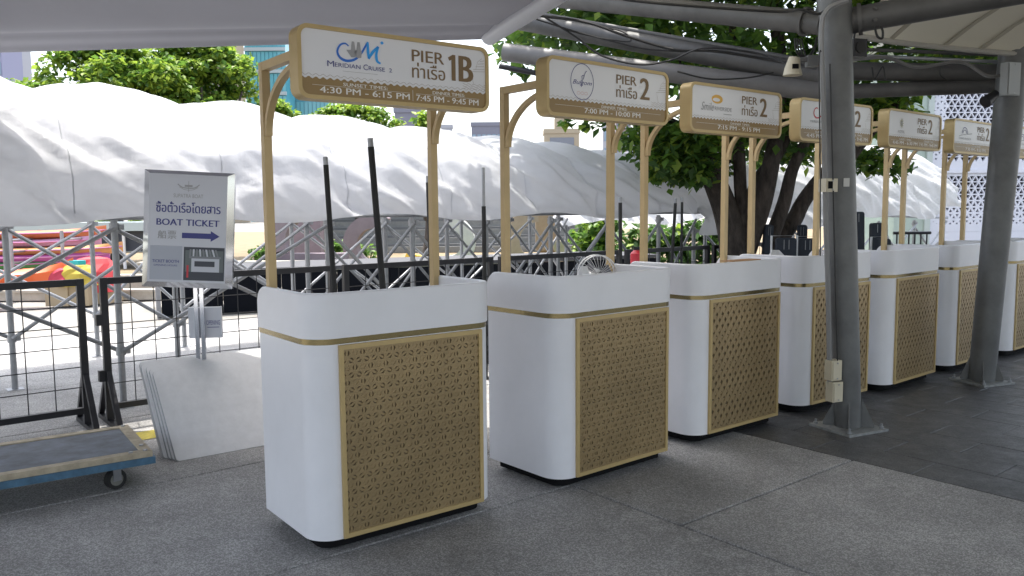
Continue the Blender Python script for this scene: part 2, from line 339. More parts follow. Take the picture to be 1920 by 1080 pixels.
def lattice(fams, spacing, wd):
    mb = MB(); xa, xb, za, zb = fw, PW - fw, PZ0 + fw, PZ1 - fw; cx, cz = (xa + xb) / 2, (za + zb) / 2
    for q, fm in enumerate(fams):
        ang, ph = fm[0], fm[1]; sp = spacing * (fm[2] if len(fm) > 2 else 1)
        dx, dz = math.cos(R(ang)), math.sin(R(ang)); nx, nz_ = -dz, dx
        for k in range(-60, 61):
            o = (k + ph) * sp; px, pz = cx + nx * o, cz + nz_ * o; t0, t1 = -9, 9
            for p, d, lo, hi in ((px, dx, xa, xb), (pz, dz, za, zb)):
                if abs(d) < 1e-6:
                    if p < lo or p > hi: t0 = 1; t1 = 0
                    continue
                a, c = (lo - p) / d, (hi - p) / d
                if a > c: a, c = c, a
                t0 = max(t0, a); t1 = min(t1, c)
            if t1 - t0 < .004: continue
            y = -.0035 + q * .0006
            mb.add([(px + dx * t + nx * w_, yy, pz + dz * t + nz_ * w_) for yy in (y, y + .0045) for t, w_ in ((t0, -wd / 2), (t1, -wd / 2), (t1, wd / 2), (t0, wd / 2))],
                   [(0, 1, 2, 3), (7, 6, 5, 4), (0, 4, 5, 1), (1, 5, 6, 2), (2, 6, 7, 3), (3, 7, 4, 0)])
    return mb
M_lat1 = lattice([(0, .5), (60, .5), (120, .5), (30, 0, 1.1547), (90, 0, 1.1547), (150, 0, 1.1547)], .031, .0096).mesh('lattice', lattm)
M_lat2 = lattice([(52, .5), (128, .5), (52, .23), (128, .23), (0, 0)], .043, .0122).mesh('lattice', lattm)
def post_mesh(x):
    mb = MB(); mb.box(x - .018, x + .018, .46, .496, .932, 2.075); return mb
M_post = [post_mesh(x).mesh('post', goldpost) for x in (-.088, .765)]
def arm_mesh(x, yf):
    mb = MB(); mb.box(x - .0175, x + .0175, yf, .459, 2.038, 2.0745); return mb
def brace_mesh(x, yf):
    mb = MB(); r = .375; rz_ = .27; q = []
    n = 16
    for k in range(n + 1):
        a = R(90 * k / n); cy, cz = .462 - r, 2.030 - rz_
        for rr in (r, r - .022):
            for xx in (x - .015, x + .015): q.append((xx, cy + rr * math.cos(a), cz + (rz_ - r + rr) * math.sin(a)))
    f = []
    for k in range(n):
        o = 4 * k; f += [(o, o + 1, o + 5, o + 4), (o + 3, o + 2, o + 6, o + 7), (o + 2, o, o + 4, o + 6), (o + 1, o + 3, o + 7, o + 5)]
    f += [(0, 2, 3, 1), (4 * n, 4 * n + 1, 4 * n + 3, 4 * n + 2)]
    mb.add(q, f); return mb
SW, SH = .905, .285
def make_sign(parent, sx, sy, sz, k):
    """sign box: front at y=sy, left edge x=sx, bottom z=sz"""
    x0, x1, z0, z1 = sx, sx + SW, sz, sz + SH
    b = MB(); b.ring_y(rrect(x0, x1, z0, z1, .045), rrect(x0 + .016, x1 - .016, z0 + .016, z1 - .016, .031), sy, sy + .08)
    sb = link('sign_board', b.mesh('sign_frame', gold, True), parent)
    b = MB(); b.prism_y(rrect(x0 + .0155, x1 - .0155, z0 + .0155, z1 - .0155, .03), sy + .008, sy + .074); link('sign_face', b.mesh('sign_face', signw), sb)
    fx0, fx1, fz0, fz1 = x0 + .016, x1 - .016, z0 + .016, z1 - .016; W = fx1 - fx0; H = fz1 - fz0
    X = lambda s: fx0 + s * W
    Z = lambda t: fz1 - t * H
    yy = sy + .0066
    # gold band with wavy top
    rr = [p for p in rrect(fx0, fx1, fz0, fz1, .03)]
    low = [p for p in rr if p[1] < Z(.74)]
    n = 132; wv = [(fx0 + W * i / n, Z(.735) + .0042 * math.cos(i / n * 2 * math.pi * 29)) for i in range(n + 1)]
    b = MB()
    xs = sorted(set([p[0] for p in wv]))
    def zbot(x):
        r = .03; 
        if x < fx0 + r: return fz0 + r - math.sqrt(max(0, r * r - (fx0 + r - x) ** 2))
        if x > fx1 - r: return fz0 + r - math.sqrt(max(0, r * r - (x - fx1 + r) ** 2))
        return fz0
    v = []; f = []
    for (x, z) in wv: v += [(x, yy, zbot(x)), (x, yy, z)]
    for i in range(n): f.append((2 * i, 2 * i + 2, 2 * i + 3, 2 * i + 1))
    b.add(v, f); link('printed_band', b.mesh('printed_band', signb), sb)
    b = MB(); b.ribbon([(fx0 + W * i / n, Z(.69) + .0042 * math.cos(i / n * 2 * math.pi * 29)) for i in range(n + 1)], .0016, yy)
    for q in range(3): b.ribbon([(X(.86) + W * .138 * i / 40, Z(.60 + .035 * q) + .003 * math.cos(i / 40 * 2 * math.pi * 4 + q)) for i in range(41)], .0015, yy)
    # ship outline
    b.ribbon([(X(.925), Z(.58)), (X(.918), Z(.47)), (X(.905), Z(.38)), (X(.995), Z(.355))], .0016, yy)
    for q in range(4): b.ribbon([(X(.925 + .014 * q), Z(.335 - .05 * q)), (X(.995), Z(.315 - .05 * q))], .0016, yy)
    b.ribbon([(X(.94), Z(.335)), (X(.952), Z(.20)), (X(.98), Z(.13))], .0013, yy)
    link('printed_waves', b.mesh('printed_waves', inkg), sb)
    b = MB(); y2 = yy - .0004
    if k == 0:
        put_text(b, 'PIER', X(.565), X(.75), Z(.315), Z(.125), y2, .012); put_text(b, 'ท่าเรือ', X(.565), X(.755), Z(.585), Z(.33), y2, .008)
        put_text(b, 'B', X(.835), X(.925), Z(.565), Z(.13), y2, .03); b.flat([(X(.793), Z(.565)), (X(.817), Z(.565)), (X(.817), Z(.13)), (X(.800), Z(.13)), (X(.772), Z(.185)), (X(.780), Z(.235)), (X(.793), Z(.215))], y2)
    else:
        put_text(b, 'PIER', X(.545), X(.725), Z(.30), Z(.12), y2, .014); put_text(b, 'ท่าเรือ', X(.545), X(.73), Z(.575), Z(.33), y2, .01)
        put_text(b, '2', X(.755), X(.845), Z(.565), Z(.12), y2, .022)
    link('lettering', b.mesh('lettering', inkb), sb)
    b = MB()
    T = [('SUNSET TIMES:', '4:30 PM - 6:15 PM', 'DINNER TIMES:', '7:45 PM - 9:45 PM'), (None, None, 'DINNER TIMES:', '7:00 PM - 10:00 PM'), (None, None, 'DINNER TIMES:', '7:15 PM - 9:15 PM'),
         ('SUNSET TIMES:', '4:45 PM - 6:45 PM', 'DINNER TIMES:', '7:45 PM - 9:45 PM'), ('SUNSET TIMES:', '4:45 PM - 6:30 PM', 'DINNER TIMES:', '7:45 PM - 9:45 PM'), (None, None, 'DINNER TIMES:', '7:30 PM - 9:30 PM'), (None, None, 'DINNER TIMES:', '7:30 PM - 9:30 PM')][k]
    if T[0]:
        put_text(b, T[0], X(.20), X(.43), Z(.828), Z(.775), y2, .012); put_text(b, T[1], X(.085), X(.55), Z(.955), Z(.858), y2, .018)
        put_text(b, T[2], X(.68), X(.87), Z(.828), Z(.775), y2, .012); put_text(b, T[3], X(.585), X(.955), Z(.955), Z(.858), y2, .018)
        b.ribbon([(X(.567), Z(.97)), (X(.567), Z(.79))], .0015, y2)
        b.ribbon([(X(.05), Z(.843)), (X(.55), Z(.843))], .001, y2); b.ribbon([(X(.585), Z(.843)), (X(.96), Z(.843))], .001, y2)
    else:
        put_text(b, T[2], X(.42), X(.64), Z(.828), Z(.775), y2, .012); put_text(b, T[3], X(.28), X(.76), Z(.955), Z(.858), y2, .018)
        b.ribbon([(X(.05), Z(.843)), (X(.95), Z(.843))], .001, y2)
    link('time_lettering', b.mesh('time_lettering', inkw), sb)
    # logos
    b = MB()
    def taper(pts, w0, w1, w2): 
        n = len(pts); return [w0 + (w1 - w0) * min(1, 2 * i / (n - 1)) if i < n / 2 else w1 + (w2 - w1) * (2 * i / (n - 1) - 1) for i in range(n)]
    def script_m(c1, c2):
        cc = sp2([(X(.232), Z(.20)), (X(.215), Z(.165)), (X(.19), Z(.20)), (X(.176), Z(.30)), (X(.188), Z(.39)), (X(.22), Z(.43)), (X(.262), Z(.395)), (X(.295), Z(.29)), (X(.318), Z(.17)), (X(.33), Z(.10))])
        b.ribbon(cc, taper(cc, .005, .011, .007), y2, c1)
        for pp in ([(X(.33), Z(.10)), (X(.331), Z(.25)), (X(.333), Z(.36))], [(X(.333), Z(.36)), (X(.355), Z(.25)), (X(.385), Z(.15))], [(X(.385), Z(.15)), (X(.374), Z(.27)), (X(.377), Z(.38)), (X(.395), Z(.415))]):
            q = sp2(pp); b.ribbon(q, taper(q, .009, .013, .007), y2 - .0002, c2)
        b.flat([(X(.405), Z(.055)), (X(.415), Z(.085)), (X(.405), Z(.115)), (X(.395), Z(.085))], y2, c2)
    if k == 0:
        script_m(0, 1)
        for cx, s in ((.255, 1), (.283, .8)):
            b.flat([(X(cx - .035 * s), Z(.26)), (X(cx + .02 * s), Z(.25)), (X(cx + .012), Z(.36)), (X(cx - .01), Z(.37))], y2 - .0001, 2); b.flat([(X(cx - .006), Z(.12)), (X(cx + .006), Z(.12)), (X(cx + .012), Z(.26)), (X(cx - .012), Z(.26))], y2 - .00015, 2)
        put_text(b, 'M', X(.125), X(.158), Z(.545), Z(.455), y2, .004, 3); put_text(b, 'ERIDIAN', X(.162), X(.29), Z(.54), Z(.475), y2, .004, 3)
        put_text(b, 'C', X(.305), X(.328), Z(.545), Z(.455), y2, .004, 3); put_text(b, 'RUISE  2', X(.332), X(.455), Z(.54), Z(.475), y2, .004, 3)
        b.ribbon([(X(.2), Z(.595)), (X(.38), Z(.595))], .0012, y2, 2)
        mats = [blue1, blue2, greyp, navy]
    elif k == 1:
        cx, cz, rx, rz = X(.262), Z(.36), .088, .088
        b.ribbon([(cx + rx * .9 * math.cos(R(6 * i)), cz + rz * math.sin(R(6 * i))) for i in range(61)], .0032, y2)
        put_text(b, 'Bulgom', X(.185), X(.34), Z(.44), Z(.33), y2, .0, 0, .4)
        b.ribbon(sp2([(X(.255), Z(.46)), (X(.262), Z(.34)), (X(.258), Z(.25)), (X(.275), Z(.24)), (X(.27), Z(.31)), (X(.285), Z(.18)), (X(.298), Z(.14))]), .003, y2)
        for q in (-.03, 0, .03): b.ribbon([(X(.262 + q) + .011 * math.cos(R(20 * i)), Z(.58) + .007 * math.sin(R(20 * i))) for i in range(19)], .0012, y2, 1)
        mats = [navy, mat('pink_print', (.6, .25, .22), .5)]
    elif k == 2:
        b.flat([(X(.27) + .052 * math.cos(R(15 * i)), Z(.27) + .026 * math.sin(R(15 * i))) for i in range(24)], y2, 1)
        b.flat([(X(.26) + .034 * math.cos(R(15 * i)), Z(.285) + .011 * math.sin(R(15 * i))) for i in range(24)], y2 - .0002, 2)
        put_text(b, 'Smile', X(.10), X(.235), Z(.55), Z(.36), y2, .004, 0, .35); put_text(b, 'RIVERSIDE', X(.245), X(.43), Z(.53), Z(.44), y2, .004, 0)
        b.ribbon([(X(.34), Z(.60)), (X(.43), Z(.60))], .004, y2, 0); mats = [greyp, orangeg, signw]
    elif k == 3:
        script_m(0, 0); put_text(b, 'MERIDIAN CRUISE', X(.13), X(.42), Z(.56), Z(.50), y2, .003, 1); mats = [redp, greyp]
    elif k == 4:
        for q in range(12):
            a = R(30 * q); cx, cz = X(.24), Z(.33)
            b.flat([(cx + .012 * math.cos(a - .2), cz + .018 * math.sin(a - .2)), (cx + .034 * math.cos(a), cz + .044 * math.sin(a)), (cx + .012 * math.cos(a + .3), cz + .018 * math.sin(a + .3))], y2)
        b.flat([(X(.24) + .013 * math.cos(R(30 * i)), Z(.33) + .02 * math.sin(R(30 * i))) for i in range(12)], y2, 1)
        put_text(b, 'ROYAL', X(.18), X(.30), Z(.62), Z(.54), y2, .004, 1); mats = [oliv, greyp]
    else:
        b.ribbon([(X(.25) + .055 * math.cos(R(9 * i)), Z(.40) + .05 * math.sin(R(9 * i))) for i in range(21)], .006, y2)
        b.ribbon([(X(.25) + .035 * math.cos(R(9 * i)), Z(.40) + .03 * math.sin(R(9 * i))) for i in range(21)], .005, y2)
        b.ribbon(sp2([(X(.12), Z(.50)), (X(.22), Z(.44)), (X(.42), Z(.38))]), .006, y2, 1); put_text(b, 'CHAO PHRAYA', X(.12), X(.40), Z(.60), Z(.53), y2, .004, 1); mats = [navy, greyp]
    link('printed_logo', b.mesh('printed_logo', mats), sb)
    return sb
KK = [(-0.7112, 3.3266, 0.6522), (0.3207, 4.0916, 0.6973), (1.1818, 4.8786, 0.6709), (2.0641, 5.5988, 0.6467), (2.9371, 6.2444, 0.6944), (3.819, 6.9859, 0.6944), (4.7435, 7.692, 0.6944)]
KL = ['white ticket kiosk with the blue script logo and PIER 1B sign, nearest of the row', 'white ticket kiosk with a dark circle logo on its PIER 2 sign', 'white ticket kiosk left of the front steel column, its sign with a gold oval logo',
      'white ticket kiosk behind the front steel column, its PIER 2 sign with red script logo', 'white ticket kiosk between the two steel columns, its sign with an olive round emblem', 'white ticket kiosk partly behind the far steel column, its sign with a dark arched logo', 'white ticket kiosk farthest along the row, at the right edge behind the far column']
kiosks = []
for k, (x, y, th) in enumerate(KK):
    t = thing('ticket_kiosk', KL[k], 'ticket kiosk', (x, y, 0), th, 'white and gold pier ticket kiosks in a row'); kiosks.append(t)
    link('body', M_body, t); link('brass_strip', M_strip, t); link('raised_rim', M_up, t); link('desk_top', M_desk, t); link('under_block', M_under_shade, t)
    for cx in (X0 + .13, X1 - .13):
        for cy in (.13, D_ - .1): link('caster', M_caster, t, (cx, cy, 0))
    pf = link('front_panel', M_pframe, t); link('panel_backing', M_back, pf); link('lattice', M_lat1 if k in (0, 1) else M_lat2, pf)
    sx, sy, sz = ((-.145, -.02, 1.868) if k == 0 else (-.165, .03, 1.883 if k == 1 else 1.872))
    for q, (xp, pm) in enumerate(zip((-.088, .765), M_post)):
        dx = 0 if (k == 0) else (.028 if q == 0 else -.01)
        p = link('post', pm, t, (dx, 0, 0))
        link('arm', arm_mesh(xp, sy + .081).mesh('arm', goldpost), p); link('curved_brace', brace_mesh(xp, sy).mesh('curved_brace', goldpost, True), p)
    make_sign(t, sx, sy, sz, k)
def KG(k, x, y, z):
    o = kiosks[k]; x0, y0, th = KK[k]; return Vector((x0 + x * math.cos(th) - y * math.sin(th), y0 + x * math.sin(th) + y * math.cos(th), z))
# desk fan on kiosk 2
f0 = KG(1, .60, .44, .9325); t = thing('desk_fan', 'white round desk fan on the desk of the kiosk with the dark circle logo', 'fan', f0, KK[1][2] - .5)
b = MB(); b.prism([(.055 * math.cos(R(20 * i)), .055 * math.sin(R(20 * i))) for i in range(18)], 0, .018); b.tube([(0, 0, .018), (0, .02, .09)], .010, 8); link('stand', b.mesh('stand', wframe), t)
b = MB(); b.tube([(0, .01, .115), (0, .10, .115)], [.035, .028], 12); link('motor', b.mesh('motor', wframe, True), t)
b = MB(); rr = .112; cz = .118
for yy in (-.035, .02): b.tube([(rr * math.cos(R(12 * i)), yy, cz + rr * math.sin(R(12 * i))) for i in range(31)], .0035, 6)
for i in range(30): b.tube([(.02 * math.cos(R(12 * i)), -.05, cz + .02 * math.sin(R(12 * i))), (.08 * math.cos(R(12 * i)), -.048, cz + .08 * math.sin(R(12 * i))), (rr * math.cos(R(12 * i)), -.035, cz + rr * math.sin(R(12 * i))), (rr * math.cos(R(12 * i)), .02, cz + rr * math.sin(R(12 * i)))], .0012, 4)
link('guard', b.mesh('guard', wframe), t)
b = MB()
for q in range(3):
    a = R(120 * q); b.add([(0, -.01, cz), (.09 * math.cos(a), -.02, cz + .09 * math.sin(a)), (.09 * math.cos(a + .7), .0, cz + .09 * math.sin(a + .7))], [(0, 1, 2), (2, 1, 0)])
link('blade', b.mesh('blade', mat('grey_blade', (.2, .2, .22), .3)), t)
# clutter on desks
def wad(name, k, x, y, mt, label, cat, s=(.1, .07, .04), z=.9325):
    b = MB(); random.seed(k * 7 + int(x * 100)); v = []; n = 8
    for j, zz in enumerate((0, .4, .8, 1)):
        for i in range(n):
            a = 2 * math.pi * i / n; r = (1, 1.02, .85, .45)[j] * random.uniform(.8, 1.15); v.append((s[0] / 2 * r * math.cos(a), s[1] / 2 * r * math.sin(a), s[2] * zz))
    f = [(j * n + i, j * n + (i + 1) % n, (j + 1) * n + (i + 1) % n, (j + 1) * n + i) for j in range(3) for i in range(n)] + [tuple(3 * n + i for i in range(n)), tuple(reversed(range(n)))]
    b.add(v, f); tag(link(name, b.mesh(name, mt), None, KG(k, x, y, z), (0, 0, KK[k][2])), label, cat)
wad('cloth_bundle', 1, .47, .42, wframe, 'crumpled white cloth beside the desk fan on the second kiosk', 'cloth', (.10, .08, .17))
wad('cable_coil_bundle', 3, .10, .38, mat('grey_white_plastic', (.5, .5, .5), .4), 'tangle of pale adapters on the desk of the kiosk with the red logo', 'adapter', (.16, .1, .19))
b = MB(); b.box(0, .30, 0, .09, 0, .005); tag(link('wood_strip', b.mesh('wood_strip', mat('raw_wood', (.42, .24, .12), .7, var=.2)), None, KG(2, .22, .012, 1.1008), (0, 0, KK[2][2])), 'thin brown wood strip lying on the front rim of the gold oval logo kiosk', 'wood strip')

# ================================================================== STEEL COLUMNS
def column(base, topxy, htop, r0, r1, rot, name, label):
    t = thing('steel_column', label, 'column', base, rot, 'grey steel canopy columns')
    top = Vector((topxy.x - base.x, topxy.y - base.y, 0)); ca, sa = math.cos(-rot), math.sin(-rot); top = Vector((top.x * ca - top.y * sa, top.x * sa + top.y * ca, htop))
    b = MB(); b.tube([(0, 0, .015), top], [r0, r1], 24); link('shaft', b.mesh('shaft', colm, True), t)
    b = MB(); b.box(-.17, .17, -.17, .17, 0, .016); link('base_plate', b.mesh('base_plate', mat('scuffed_grey_steel', (.26, .27, .27), .5, var=.35, vscale=25, metal=.2)), t)
    gm = MB(); gm.add([(r0 * .8, -.005, .0165), (.155, -.005, .0165), (.155, -.005, .035), (r0 * .8 + .012, -.005, .20), (r0 * .8, .005, .0165), (.155, .005, .0165), (.155, .005, .035), (r0 * .8 + .012, .005, .20)], [(0, 1, 2, 3), (7, 6, 5, 4), (1, 5, 6, 2), (2, 6, 7, 3), (0, 4, 5, 1)])
    gmm = gm.mesh('gusset', colm)
    for q in range(4): link('gusset', gmm, t, None, (0, 0, R(45 + 90 * q)))
    bm_ = MB(); bm_.prism([(.014 * math.cos(R(60 * i)), .014 * math.sin(R(60 * i))) for i in range(6)], .0165, .030); bm_.tube([(0, 0, .03), (0, 0, .048)], .007, 8); bmm = bm_.mesh('bolt', galv)
    for a, c in ((-1, -1), (1, -1), (1, 1), (-1, 1)): link('bolt', bmm, t, (a * .14, c * .14, 0))
    return t
c1b = gz(1590, 803); c1t = at(1560, -110, 5.27)
col1 = column(c1b, c1t, c1t.z, .082, .105, R(25), 'c', 'leaning grey steel column in front of the fourth kiosk, cream boxes on its side')
c2b = gz(1840, 716); c2t = at(1918, -60, 6.58)
col2 = column(c2b, c2t, c2t.z, .098, .115, R(20), 'c', 'leaning grey steel column near the right edge, between the last two kiosks')
def on_col(cb, ct, py, base_y, D):   # point on the column axis at height z
    pass
def axis_at(cb, ct, z): return cb + (ct - cb) * (z / ct.z)
def cbox(name, cx, z0, z1, wd, dp, mt, label, cat, cb, ct, side=-1.0, fr=-.5):
    a = axis_at(cb, ct, (z0 + z1) / 2); b = MB(); b.box(-wd / 2, wd / 2, -dp / 2, dp / 2, 0, z1 - z0)
    p = a + Vector((side * cx, fr * cx, 0)); p.z = z0
    return tag(link(name, b.mesh(name, mt), None, p, (0, math.atan2((ct - cb).x, ct.z) * 1, R(25))), label, cat)
def zat(py, D, px=1590): return at(px, py, D).z
def junction(name, px, py0, py1, wpx, D, label, grp=None, mt=cream):
    p = at(px, py1, D); q = at(px, py0, D); b = MB(); wv = wpx / F_PX * D; h_ = (q - p).z
    t = thing(name, label, 'junction box', p, R(20), grp)
    b.box(-wv / 2, wv / 2, -.03, .035, 0, h_); link('housing', b.mesh('housing', mt), t)
    b = MB(); b.box(-wv / 2 + .008, wv / 2 - .008, -.037, -.0305, .008, h_ - .008); link('cover', b.mesh('cover', mt), t)
    for zz in (.015, h_ - .015):
        b = MB(); b.tube([(0, -.0375, zz), (0, -.041, zz)], .005, 8); link('screw', b.mesh('screw', galv), t)
    return t
junction('junction_box', 1562, 675, 712, 24, 5.15, 'upper cream junction box low on the front steel column', 'junction boxes low on the front column')
junction('junction_box', 1564, 715, 752, 24, 5.15, 'lower cream junction box low on the front steel column', 'junction boxes low on the front column')
t = junction('socket_box', 1553, 335, 360, 27, 5.13, 'cream socket box with dark opening halfway up the front steel column')
b = MB(); b.box(-.035, .0, -.039, -.0375, .02, .065); link('opening', b.mesh('opening', dark), t)
p = at(1586, 342, 5.15); b = MB(); b.box(-.018, .018, -.002, .002, -.026, .026); tag(link('sticker', b.mesh('sticker', mat('sticker', (.5, .5, .48), .4)), None, p + Vector((0, -.01, 0)), (0, 0, 0)), 'small pale square sticker on the front steel column beside the socket box', 'sticker')
t = junction('cylinder_lamp_housing', 1893, 118, 180, 32, 6.35, 'grey box housing strapped high on the far steel column', mt=mat('grey_housing', (.27, .28, .28), .4))
t['category'] = 'lamp housing'; t.name = 'lamp_housing'
def cab(name, pts, r, mt, label, cat='cable', grp=None, n=6):
    b = MB(); b.tube(spline(pts, 8), r, n); return tag(link(name, b.mesh(name, mt, True), None), label, cat, grp)
cab('conduit', [at(1556, 748, 5.16), at(1553, 560, 5.14), at(1548, 400, 5.13), at(1544, 200, 5.12), at(1540, 60, 5.12), at(1552, 18, 5.1), at(1590, 0, 5.1)], .016, mat('grey_conduit', (.22, .22, .22), .45), 'grey conduit running up the left side of the front steel column', 'conduit')
cab('cable', [at(1571, 700, 5.13), at(1566, 520, 5.12), at(1561, 300, 5.1), at(1556, 120, 5.1)], .005, cable, 'black cable hugging the front steel column face', 'cable')
cab('cable', [at(1538, 480, 5.05), at(1538, 330, 5.05), at(1536, 120, 5.05), at(1540, 96, 5.05)], .004, cable, 'thin dark cable hanging straight down left of the front steel column', 'cable')

# ================================================================== BEAMS AND CANOPIES
beamm = mat('dark_beam_paint', (.075, .073, .07), .5, var=.35, vscale=3, detail=12)  # darker grey than the columns, mottled at random
def beam(name, a, b_, r, mt, label, n=24, cat='beam', grp=None, collar=None):
    t = thing(name, label, cat, a, 0, grp); m_ = MB(); m_.tube([Vector((0, 0, 0)), b_ - a], r, n); link('tube', m_.mesh('tube', mt, True), t)
    if collar is not None:
        d = (b_ - a).normalized()
        for s_ in collar:
            c = (b_ - a) * s_; m_ = MB(); m_.tube([c - d * .012, c + d * .012], (max(r) if isinstance(r, (list, tuple)) else r) + .018, n); link('flange', m_.mesh('flange', mt, True), t)
            m_ = MB()
            for sg in (1, -1): m_.tube([c + d * .05 + Vector((0, -r - .01, sg * .035)), c + d * .05 + Vector((0, -r - .025, sg * .035))], .012, 8)
            link('bolt_heads', m_.mesh('bolt_heads', mt), t)
    return t
beam('canopy_beam', at(1545, 44, 5.3), at(985, -8, 7.4), .073, beamm, 'thick grey beam from the front column head rising to the upper left', grp='main canopy beams', collar=[.045])
beam('canopy_beam', at(1590, 40, 5.3), at(1990, -32, 4.85), .080, beamm, 'thick grey beam from the front column head to the top right corner', grp='main canopy beams', collar=[.06])
beam('edge_pipe', at(917, 68, 5.9), at(1060, -22, 4.75), [.062, .062], pipem, 'pale grey capped pipe along the canopy edge, pointing down left at the first sign', cat='pipe')
beam('lattice_beam', at(968, 38, 8.2), at(1570, 148, 7.0), .088, beamm, 'upper of two parallel grey rear beams crossing behind the signs', grp='rear canopy beams')
beam('lattice_beam', at(946, 98, 8.0), at(1570, 176, 7.0), .085, mat('dark_grey_paint', (.13, .125, .12), .5, var=.15), 'lower dark grey rear beam behind the second sign', grp='rear canopy beams')  # same dark grey along its whole length, randomly mottled
beam('lattice_beam', at(1572, 133, 7.0), at(1880, 138, 6.9), .075, beamm, 'upper rear beam between the two steel columns with cables over it', grp='rear canopy beams', collar=[.96])
beam('lattice_beam', at(1572, 172, 7.0), at(1890, 160, 6.9), .06, beamm, 'lower rear beam between the two steel columns above the signs', grp='rear canopy beams')
beam('rail_pipe', at(936, 124, 7.9), at(1030, 142, 7.9), .025, blackm, 'thin black rail below the left end of the lower rear beam', cat='pipe')
beam('rail_pipe', at(1010, 26, 8.1), at(1500, 112, 7.1), .022, beamm, 'thin grey rail above the upper rear beam left of the column', cat='pipe')
beam('rail_pipe', at(1600, 92, 6.8), at(1900, 104, 6.8), .014, beamm, 'thin grey rail between the columns, upper one under the cream canopy', cat='pipe')
beam('rail_pipe', at(1600, 104, 6.7), at(1870, 116, 6.7), .014, galv, 'thin steel rail between the columns, lower one under the cream canopy', cat='pipe')
def surf(name, fn, nu, nv, mt, label, th=.004):
    v = [fn(i / nu, j / nv) for i in range(nu + 1) for j in range(nv + 1)]; W_ = nv + 1
    f = [(i * W_ + j, i * W_ + j + 1, (i + 1) * W_ + j + 1, (i + 1) * W_ + j) for i in range(nu) for j in range(nv)]
    b = MB(); b.add(v, f); return tag(link(name, b.mesh(name, mt, True)), label, 'canopy')
PE, PN = at(917, 63, 5.9), at(1060, -30, 4.75)
pd = (PN - PE).normalized()
def m1(s, t):
    # s: 0 at the far hem .. 1 far behind the camera; t: 0 left .. 1 at the pipe
    hemL = at(-420, 106, 5.85); hem = hemL.lerp(PE + Vector((0, 0, -.02)), t); hem.z -= .05 * math.sin(math.pi * t) * 0
    back = (PE + pd * 8.5).lerp(Vector((-6.5, -2.2, 3.0)), 1 - t)
    p = hem.lerp(back, s); p.z += .35 * s * (1 - t) + .10 * math.sin(math.pi * min(1, s * 1.2)) * math.sin(math.pi * t)
    d = (p - hem).length
    p.z += .018 * math.exp(-((d - .28) / .06) ** 2) - .02 * math.exp(-(d / .05) ** 2) + .004 * math.sin(d * 9 + t * 3)
    return p
def m1s(s, t): return m1(s ** 2.2, t)
surf('membrane_canopy', m1s, 70, 30, memb, 'large pale grey fabric canopy filling the upper left above the first sign')
A0, A1 = at(1560, 10, 5.3), at(985, -22, 7.4)
def m2(s, t):
    a = A1.lerp(A0, t) + Vector((0, 0, .09)); bk = (PN + pd * 6.3 + Vector((-2.2, 0, .2))).lerp(Vector((5.5, -1.4, 3.2)), t)
    p = a.lerp(bk, s); p.z += .5 * math.sin(math.pi * min(s * 1.3, 1)) * (.3 + .7 * math.sin(math.pi * t)); return p
surf('membrane_canopy', m2, 40, 24, membw, 'cream fabric canopy above the beam left of the front column')
B1 = at(1990, -50, 4.85)
def m3(s, t):
    # far hem: sagging curve between the columns
    h0 = at(1592, 60, 5.5); h1 = at(1905, 98, 6.5); h2 = at(2300, 40, 6.5)
    if t < .55:
        q = t / .55; hem = h0.lerp(h1, q); hem += Vector((0, .9, .0)) * math.sin(math.pi * q) * .5; hem.z += .045 * math.sin(math.pi * q) * 2.1
    else:
        q = (t - .55) / .45; hem = h1.lerp(h2, q); hem += Vector((0, .5, .2)) * math.sin(math.pi * q)
    bk = (A0 + Vector((1.5, -6, .6))).lerp(Vector((12, -1.4, 3.4)), t)
    p = hem.lerp(bk, s); p.z += .55 * math.sin(math.pi * min(1, s * 1.4)) ** .8 * (.55 + .45 * math.sin(math.pi * t)) * (1 if s < 5 / 7 else 1); return p
surf('membrane_canopy', lambda s, t: m3(s ** 1.5, t), 44, 40, membw, 'cream fabric canopy sagging between the two steel columns at the upper right')
surf('membrane_canopy', lambda s, t: Vector((1.2 + 9 * t, 8.0 - 8 * s, 4.1 + .5 * math.sin(math.pi * s) * math.sin(math.pi * t))), 20, 20, memb, 'added grey shade canopy, unseen high above the front column, out of the picture top')  # unseen canopy added to keep sun dapples off the paving tiles
hem = MB(); pts = [m3(0, q / 40 * .55) + Vector((0, 0, -.012)) for q in range(41)]; hem.tube(pts, .022, 8)
tag(link('canopy_hem', hem.mesh('canopy_hem', mat('grey_hem', (.35, .34, .31), .6), True)), 'grey rolled hem along the lower edge of the cream canopy', 'canopy edge')
cn_ = [o for o in COL.objects if o.get('label', '').startswith('cream fabric canopy sagging')][0]
for tt_ in (.2, .38, .47, .62):
    b = MB(); pts_ = [m3(q / 30 * .9, tt_) + Vector((0, 0, -.003)) for q in range(31)]; q_ = []
    for p_ in pts_: q_ += [p_ + Vector((-.022, -.008, 0)), p_ + Vector((.022, .008, 0)), p_ + Vector((.022, .008, -.004)), p_ + Vector((-.022, -.008, -.004))]
    b.add(q_, [(i * 4 + k, i * 4 + (k + 1) % 4, i * 4 + 4 + (k + 1) % 4, i * 4 + 4 + k) for i in range(30) for k in range(4)]); link('seam', b.mesh('seam', mat('canopy_seam', (.42, .39, .31), .6)), cn_)
# rear canopy over the far kiosks (its frame is the rear beams), mostly above the picture
def m4(s, t):
    a = at(1000, 15, 8.3).lerp(at(1900, 90, 7.0), t); a.z += .35; bk = Vector((1.6, 5.4, 3.35)).lerp(Vector((9, 3.5, 3.6)), t)
    return a.lerp(bk, s) + Vector((0, 0, .3 * math.sin(math.pi * s)))
